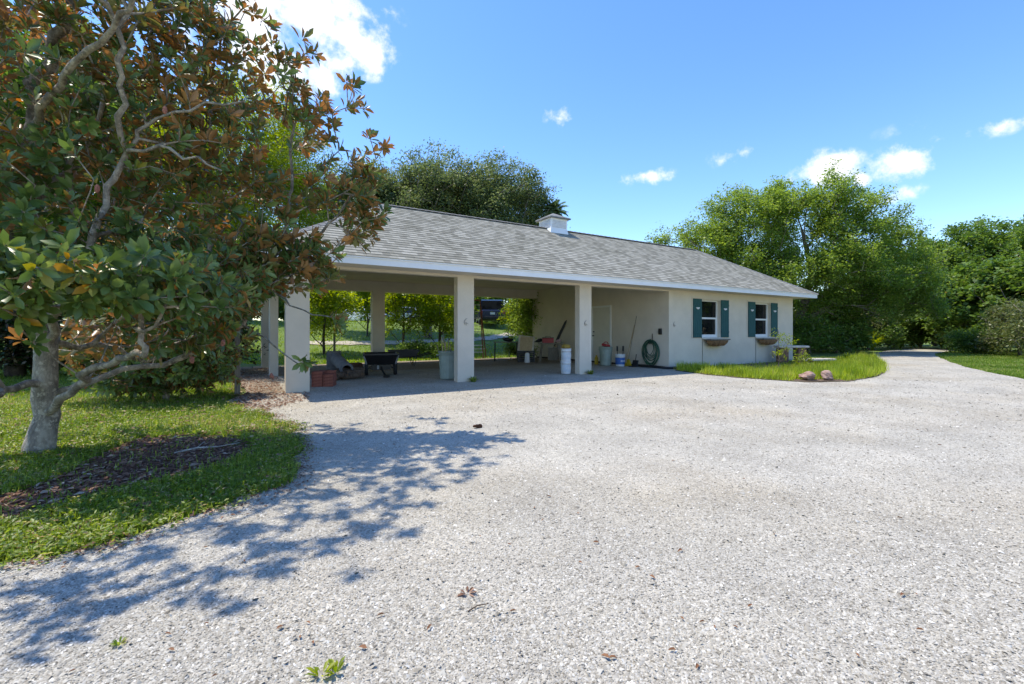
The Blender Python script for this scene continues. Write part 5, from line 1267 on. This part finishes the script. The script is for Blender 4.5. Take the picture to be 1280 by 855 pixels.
for i, (px, d, lab) in enumerate(((520, 20.8, 'knee high dark green hedge bush behind the wheelbarrow'), (552, 20.9, 'knee high dark green hedge bush behind the trash can'), (650, 20.3, 'low dark bush beside the side table'))):
    tree('low_bush', lab, 'shrub', gz(px, d), stem(.4, .02, .01, 3, seed=150+i, start=.05), [((0, 0, .35), (.7, .5, .35), 1)], 30, 7, .1, 14, .08, .06, .5, M['deep'], M['bark_dark'], 150+i, 'low bushes at the rear opening')
# distant tree line
far = None
for i, (px, d, s, lab) in enumerate(((395, 62, 1.0, 'distant dark tree seen between the first two columns'), (440, 56, 1.0, 'distant dark tree above the white car'), (500, 60, 1.1, 'distant dark tree behind the half hidden sedan'), (560, 62, .95, 'distant dark tree behind the trash can'), (600, 68, .8, 'distant dark tree left of the parked vehicle on the rise'), (655, 58, 1.0, 'distant dark tree right of the parked vehicle on the rise'),
                               (330, 60, 1.1, 'distant dark tree left of the first column'), (250, 58, 1.2, 'distant tree hidden behind the magnolia bush'), (720, 60, .9, 'distant tree behind the store room'), (1195, 55, 1.0, 'distant tree filling the gap above the small dark shrub by the right lawn'), (1120, 58, 1.0, 'distant tree beyond the bend of the driveway'), (1265, 52, 1.0, 'distant tree behind the brownish rounded shrub'))):
    if i == 0:
        far = tree('distant_tree', lab, 'tree', gz(px, d), stem(6, .17, .06, 6, seed=170), [((0, 0, 5.6), (4.2, 4.2, 3.4), 3), ((0, 0, 2.2), (4.4, 4.4, 2.3), 2.4)], 190, 8, .42, 20, .32, .30, .55, M['deep'], M['bark_dark'], 170, 'distant tree line', tip_r=.02)
    else:
        c = copy_tree(far); c.location = gz(px, d); c.rotation_euler = (0, 0, i*1.3); c.scale = (s, s, s); c['label'] = lab

for (x, y, s) in ((37, -8, 1.0), (31, -12, .9), (44, -3, 1.0)):
    c = copy_tree(far); c.location = (x, y, -.03); c.scale = (s, s, s); c['label'] = 'tree across the yard, reflected in the windows'; c['group'] = 'trees across the yard'
# ornamental grasses by the drive
def fountain(name, label, p, h, n, w, mat, group, seed, spread=1.0, cat='grass'):
    g = np.random.default_rng(seed); a = g.uniform(0, 6.3, n); lean = g.uniform(.1, 1, n)*spread
    P = []; V = []; F = []; rv = []
    off = 0; S = 6
    f = np.linspace(0, 1, S)[None]; Ls = h*g.uniform(.8, 1.5, n)[:, None]
    rad = lean[:, None]*Ls*f**1.3*.75+.06*g.random((n, 1)); zz = Ls*(f*1.0-.55*lean[:, None]*f**2.6)
    x = np.cos(a)[:, None]*rad; y = np.sin(a)[:, None]*rad; ww = w*(1-f**2.5)+.001
    sx, sy = -np.sin(a)[:, None]*ww, np.cos(a)[:, None]*ww
    V = np.stack([np.stack([x-sx, y-sy, zz], -1), np.stack([x+sx, y+sy, zz], -1)], 2).reshape(-1, 3)
    base = (np.arange(n)*S*2)[:, None]; k = (np.arange(S-1)*2)[None]; b = base+k
    Fq = np.stack([b, b+1, b+3, b+2], -1).reshape(-1, 4)
    o = np_mesh(name, V, [Fq], mat, None, {'rnd': np.repeat(g.random(n), S-1)}, p)
    return tag(o, label, cat, group)
for i, (px, d, h, lab) in enumerate(((1000, 27, .9, 'ornamental grass clump nearest the house corner'), (1030, 27.5, .9, 'ornamental grass clump second from the house corner'), (1062, 28, 1.0, 'ornamental grass clump under the spreading tree, middle of the row'), (1090, 29, 1.1, 'large arching grass clump left of the drive bend'), (1125, 32.5, 1.2, 'arching grass clump behind the drive bend'), (1150, 33.5, 1.2, 'tall arching grass clump right of the drive bend'), (1178, 32.5, .8, 'small grass clump at the far end of the drive'))):
    fountain('ornamental_grass', lab, gz(px, d), h, 420, .014, M['lime'] if i in (3,) else M['bright'], 'ornamental grass clumps by the drive', 200+i, 1.0)
fountain('bromeliad', 'small yellow green bromeliad at the rear of the grass bed', G(1058, 452), .3, 40, .03, M['lime'], None, 230, 1.0, 'plant')
fountain('bromeliad', 'tiny yellow green spiky plant beside the low stone bench', G(1046, 455), .2, 26, .025, M['lime'], None, 231, 1.0, 'plant')
tree('leafy_sapling', 'light green leafy sapling in front of the right window box', 'shrub', G(974, 461), [([(0, 0, 0), (.02, .02, .5), (-.04, .02, 1.25)], .014, .006), ([(0, 0, .3), (.25, -.1, .7), (.32, -.15, .95)], .008, .004), ([(0, 0, .2), (-.2, .1, .5), (-.15, .1, .8)], .008, .004)],
     [((0, 0, .9), (.22, .22, .38), 2), ((.28, -.15, .7), (.2, .2, .3), 1), ((0, 0, .4), (.25, .25, .3), 1)], 16, 4, .06, 5, .05, .045, .6, M['feather'], M['bark_grey'], 240, step=.15, tip_r=.003)
tree('leafy_sapling', 'small green leafy plant between the tall and the low stone bench', 'shrub', G(1003, 458), [([(0, 0, 0), (.02, .02, .3), (-.04, .02, .6)], .01, .005)],
     [((0, 0, .25), (.25, .25, .2), 2)], 12, 4, .06, 6, .06, .05, .6, M['feather'], M['bark_grey'], 241, step=.15, tip_r=.003)
# young weeds at the column bases
for i, (x, y, lab) in enumerate(((4.95, 9.75, 'little green weed at the foot of the middle column'), (8.62, 9.76, 'little green weed at the foot of the third column'))):
    fountain('weed_tuft', lab, (x, y, 0), .12, 60, .012, M['grass'], None, 260+i, 1.6, 'weed')

# weeds and dead leaves on the gravel
def sprig(label, p, n, s, mat, seed, el0=.3, el1=1.3):
    g = np.random.default_rng(seed); a = g.uniform(0, 6.3, n); e = g.uniform(el0, el1, n)
    A = np.column_stack([np.cos(a)*np.cos(e), np.sin(a)*np.cos(e), np.sin(e)]); N = np.column_stack([-np.cos(a)*np.sin(e), -np.sin(a)*np.sin(e), np.cos(e)])
    Pp = np.column_stack([np.cos(a)*.012, np.sin(a)*.012, np.full(n, .004)])*s/.05
    o = leaves('gravel_weed', Pp, A, N, s*g.uniform(.6, 1.1, n), s*.4*g.uniform(.7, 1.1, n), T_MAG, mat, g.random(n), None, p); return tag(o, label, 'weed')
sprig('pair of leafy weed shoots in the gravel at the bottom centre', G(402, 845), 12, .048, M['lime'], 1)
sprig('smaller leafy weed shoot at the bottom centre beside its twin', G(419, 841), 11, .045, M['lime'], 2)
sprig('small dark green weed on the gravel at the lower left', G(149, 807), 16, .028, M['grass'], 3)
sprig('withered brown leaf rosette in the middle of the gravel foreground', G(584, 743), 12, .040, M['litter'], 4, .0, .7)
g_ = random.Random(9); T0 = T_MAG
spots = [(668, 636), (686, 622), (1125, 649), (1128, 746), (878, 780), (893, 786), (919, 786), (797, 711), (385, 781), (375, 799), (258, 782), (210, 795), (350, 787), (268, 848), (214, 815), (90, 842), (1145, 745), (1072, 822), (1215, 640),
         (850, 690), (745, 680), (600, 672), (476, 771), (1150, 790), (930, 600), (1240, 655), (640, 590), (725, 705), (486, 535), (318, 553), (437, 636)]
spots += [(g_.uniform(250, 1270), g_.uniform(520, 850)) for _ in range(34)]
base = None
for i, (px, py) in enumerate(spots):
    p = G(px, py); p.z = .010
    if base is None:
        gg = np.random.default_rng(3); V, FL = T_MAG; V = V.copy(); V[:, 1] *= .5; V[:, 2] += np.array([0, .12, .02, .14, .10, .03, .16, .05])
        base = np_mesh('fallen_leaf', V-np.array([.5, 0, 0]), FL, M['dryleaf']); o = base
    else:
        o = base.copy(); COL.objects.link(o)
    s = g_.uniform(.018, .040); o.scale = (s, s*g_.uniform(.6, 1.1), s); o.location = p; o.rotation_euler = (g_.uniform(-.3, .3), g_.uniform(-.2, .2), g_.uniform(0, 6.3))
    tag(o, 'small curled dry brown leaf lying on the gravel', 'leaf', 'dry leaves on the gravel')
for i, (px, py, s, lab) in enumerate(((597, 535, .07, 'dark brown crumpled leaf clump on the gravel in the tree shade'), (492, 440, .1, ''), )):
    if lab:
        mb = MB(); mb.rock((0, 0, s*.35), (s, s*.7, s*.45), 3, amp=.35); tag(mb.build('leaf_clump', M['litter'], None, G(px, py)), lab, 'leaves')
mb = MB(); mb.tube([(0, 0, .015), (.18, .05, .03), (.36, .04, .02), (.55, .12, .02)], [.010, .009, .007, .004], 6); mb.tube([(.36, .04, .02), (.45, -.06, .05), (.5, -.1, .06)], [.006, .004, .003], 5); mb.tube([(.18, .05, .03), (.24, .14, .07)], [.005, .003], 5)
tag(mb.build('fallen_branch', M['palebark'], None, G(218, 568)), 'pale forked branch lying on the mulch near the magnolia', 'branch')
mb = MB(); mb.tube([(0, 0, .006), (.05, .008, .012), (.1, .0, .008)], [.003, .003, .002], 5); tag(mb.build('twig', M['log'], None, G(585, 766)), 'thin dark twig on the gravel below the withered rosette', 'twig')

# ================================================================== sky, sun, camera
S = Vector((-.89, .83, 2.62)).normalized()
w = bpy.data.worlds.new('World'); scene.world = w; w.use_nodes = True
nt = w.node_tree; nt.nodes.clear(); L = nt.links
out = nt.nodes.new('ShaderNodeOutputWorld'); bg = nt.nodes.new('ShaderNodeBackground'); bg.inputs['Strength'].default_value = .15
sky = nt.nodes.new('ShaderNodeTexSky'); sky.sky_type = 'NISHITA'; sky.sun_disc = False
sky.sun_elevation = math.asin(S.z); sky.sun_rotation = math.atan2(S.x, S.y); sky.altitude = 0; sky.air_density = 1.1; sky.dust_density = .2; sky.ozone_density = 3.6
tc = nt.nodes.new('ShaderNodeTexCoord'); dirv = tc.outputs['Generated']
def cdir(px, py):
    r = (px-640)/F; s = (HOR-py)/F; v = Vector((FW[0]+RT[0]*r, FW[1]+RT[1]*r, s)); return v
clouds = [(318, 38, 85, 42, 1.15), (385, 26, 55, 40, 1.15), (360, 75, 46, 34, 1.05), (415, 36, 36, 18, .85), (462, 66, 26, 24, 1.05), (428, 80, 34, 14, .8), (405, 98, 20, 18, .8), (300, 10, 60, 30, 1), (408, 8, 70, 16, .85),
          (697, 146, 26, 10, .55), (808, 220, 26, 9, .9), (1028, 213, 32, 18, 1.15), (1048, 204, 16, 12, 1.05), (1130, 202, 30, 17, 1.05), (1077, 224, 10, 8, .6), (1185, 172, 30, 7, .50), (1245, 160, 22, 9, .58), (920, 195, 26, 10, .42), (1110, 250, 18, 7, .40), (1137, 240, 14, 8, .42), (1160, 155, 40, 8, .22)]
acc = None
for (px, py, rx, ry, amp) in clouds:
    c = cdir(px, py); n_ = c.length; c.normalize()
    k = 1/n_; 
    mp = nt.nodes.new('ShaderNodeMapping'); mp.vector_type = 'TEXTURE'; mp.inputs['Location'].default_value = c
    az = math.atan2(c.y, c.x); mp.inputs['Rotation'].default_value = (0, 0, az)
    ax_ = rx/F*k; az_ = ry/F*k; mp.inputs['Scale'].default_value = (max(ax_, az_)*1.1, ax_*1.05, az_*1.05)
    L.new(dirv, mp.inputs[0]); ln = nt.nodes.new('ShaderNodeVectorMath'); ln.operation = 'LENGTH'; L.new(mp.outputs[0], ln.inputs[0])
    m_ = nt.nodes.new('ShaderNodeMapRange'); m_.inputs[1].default_value = 1.5; m_.inputs[2].default_value = .2; m_.inputs[3].default_value = 0; m_.inputs[4].default_value = amp; L.new(ln.outputs['Value'], m_.inputs[0])
    if acc is None: acc = m_.outputs[0]
    else:
        mx = nt.nodes.new('ShaderNodeMath'); mx.operation = 'MAXIMUM'; L.new(acc, mx.inputs[0]); L.new(m_.outputs[0], mx.inputs[1]); acc = mx.outputs[0]
nz = noise(nt, dirv, 15, 9, .64)
a1 = nt.nodes.new('ShaderNodeMath'); a1.operation = 'MULTIPLY_ADD'; a1.inputs[1].default_value = 3.4; a1.inputs[2].default_value = -1.75; L.new(nz.outputs['Fac'], a1.inputs[0])
a2 = nt.nodes.new('ShaderNodeMath'); a2.operation = 'ADD'; L.new(acc, a2.inputs[0]); L.new(a1.outputs[0], a2.inputs[1])
gate = nt.nodes.new('ShaderNodeMapRange'); gate.inputs[1].default_value = .0; gate.inputs[2].default_value = .25; L.new(acc, gate.inputs[0])
a3 = nt.nodes.new('ShaderNodeMapRange'); a3.interpolation_type = 'SMOOTHSTEP'; a3.inputs[1].default_value = .12; a3.inputs[2].default_value = 1.0; L.new(a2.outputs[0], a3.inputs[0])
a4 = nt.nodes.new('ShaderNodeMath'); a4.operation = 'MULTIPLY'; L.new(a3.outputs[0], a4.inputs[0]); L.new(gate.outputs[0], a4.inputs[1])
cm = nt.nodes.new('ShaderNodeMix'); cm.data_type = 'RGBA'; L.new(a4.outputs[0], cm.inputs['Factor']); sh_ = nt.nodes.new('ShaderNodeHueSaturation'); sh_.inputs['Hue'].default_value = .508; sh_.inputs['Saturation'].default_value = 1.2; sh_.inputs['Value'].default_value = .95; L.new(sky.outputs[0], sh_.inputs['Color']); L.new(sh_.outputs[0], cm.inputs[6]); cm.inputs[7].default_value = (4.0, 4.08, 4.25, 1)
L.new(cm.outputs[2], bg.inputs[0]); L.new(bg.outputs[0], out.inputs[0])

sd = bpy.data.lights.new('sun', 'SUN'); sd.energy = 2.75; sd.angle = R(.55); sd.color = (1, .92, .79)
so = bpy.data.objects.new('sun', sd); so.rotation_euler = S.to_track_quat('Z', 'Y').to_euler(); so.location = (0, 0, 30); link(so)

cd = bpy.data.cameras.new('camera'); cd.sensor_width = 36; cd.lens = F/1280*36; cd.shift_y = -13.5/1280; cd.clip_end = 2000; cd.clip_start = .05
co = bpy.data.objects.new('camera', cd); co.location = (0, 0, CAM_H); co.rotation_euler = (R(90), 0, -math.atan2(FW[0], FW[1])); link(co)
scene.camera = co
scene.render.engine = 'CYCLES'; scene.cycles.use_denoising = True
scene.cycles.max_bounces = 8; scene.cycles.diffuse_bounces = 4; scene.cycles.transparent_max_bounces = 8
vs_ = scene.view_settings; vs_.view_transform = 'Standard'; vs_.look = 'None'; vs_.gamma = 1; vs_.exposure = 1.08; vs_.use_curve_mapping = False
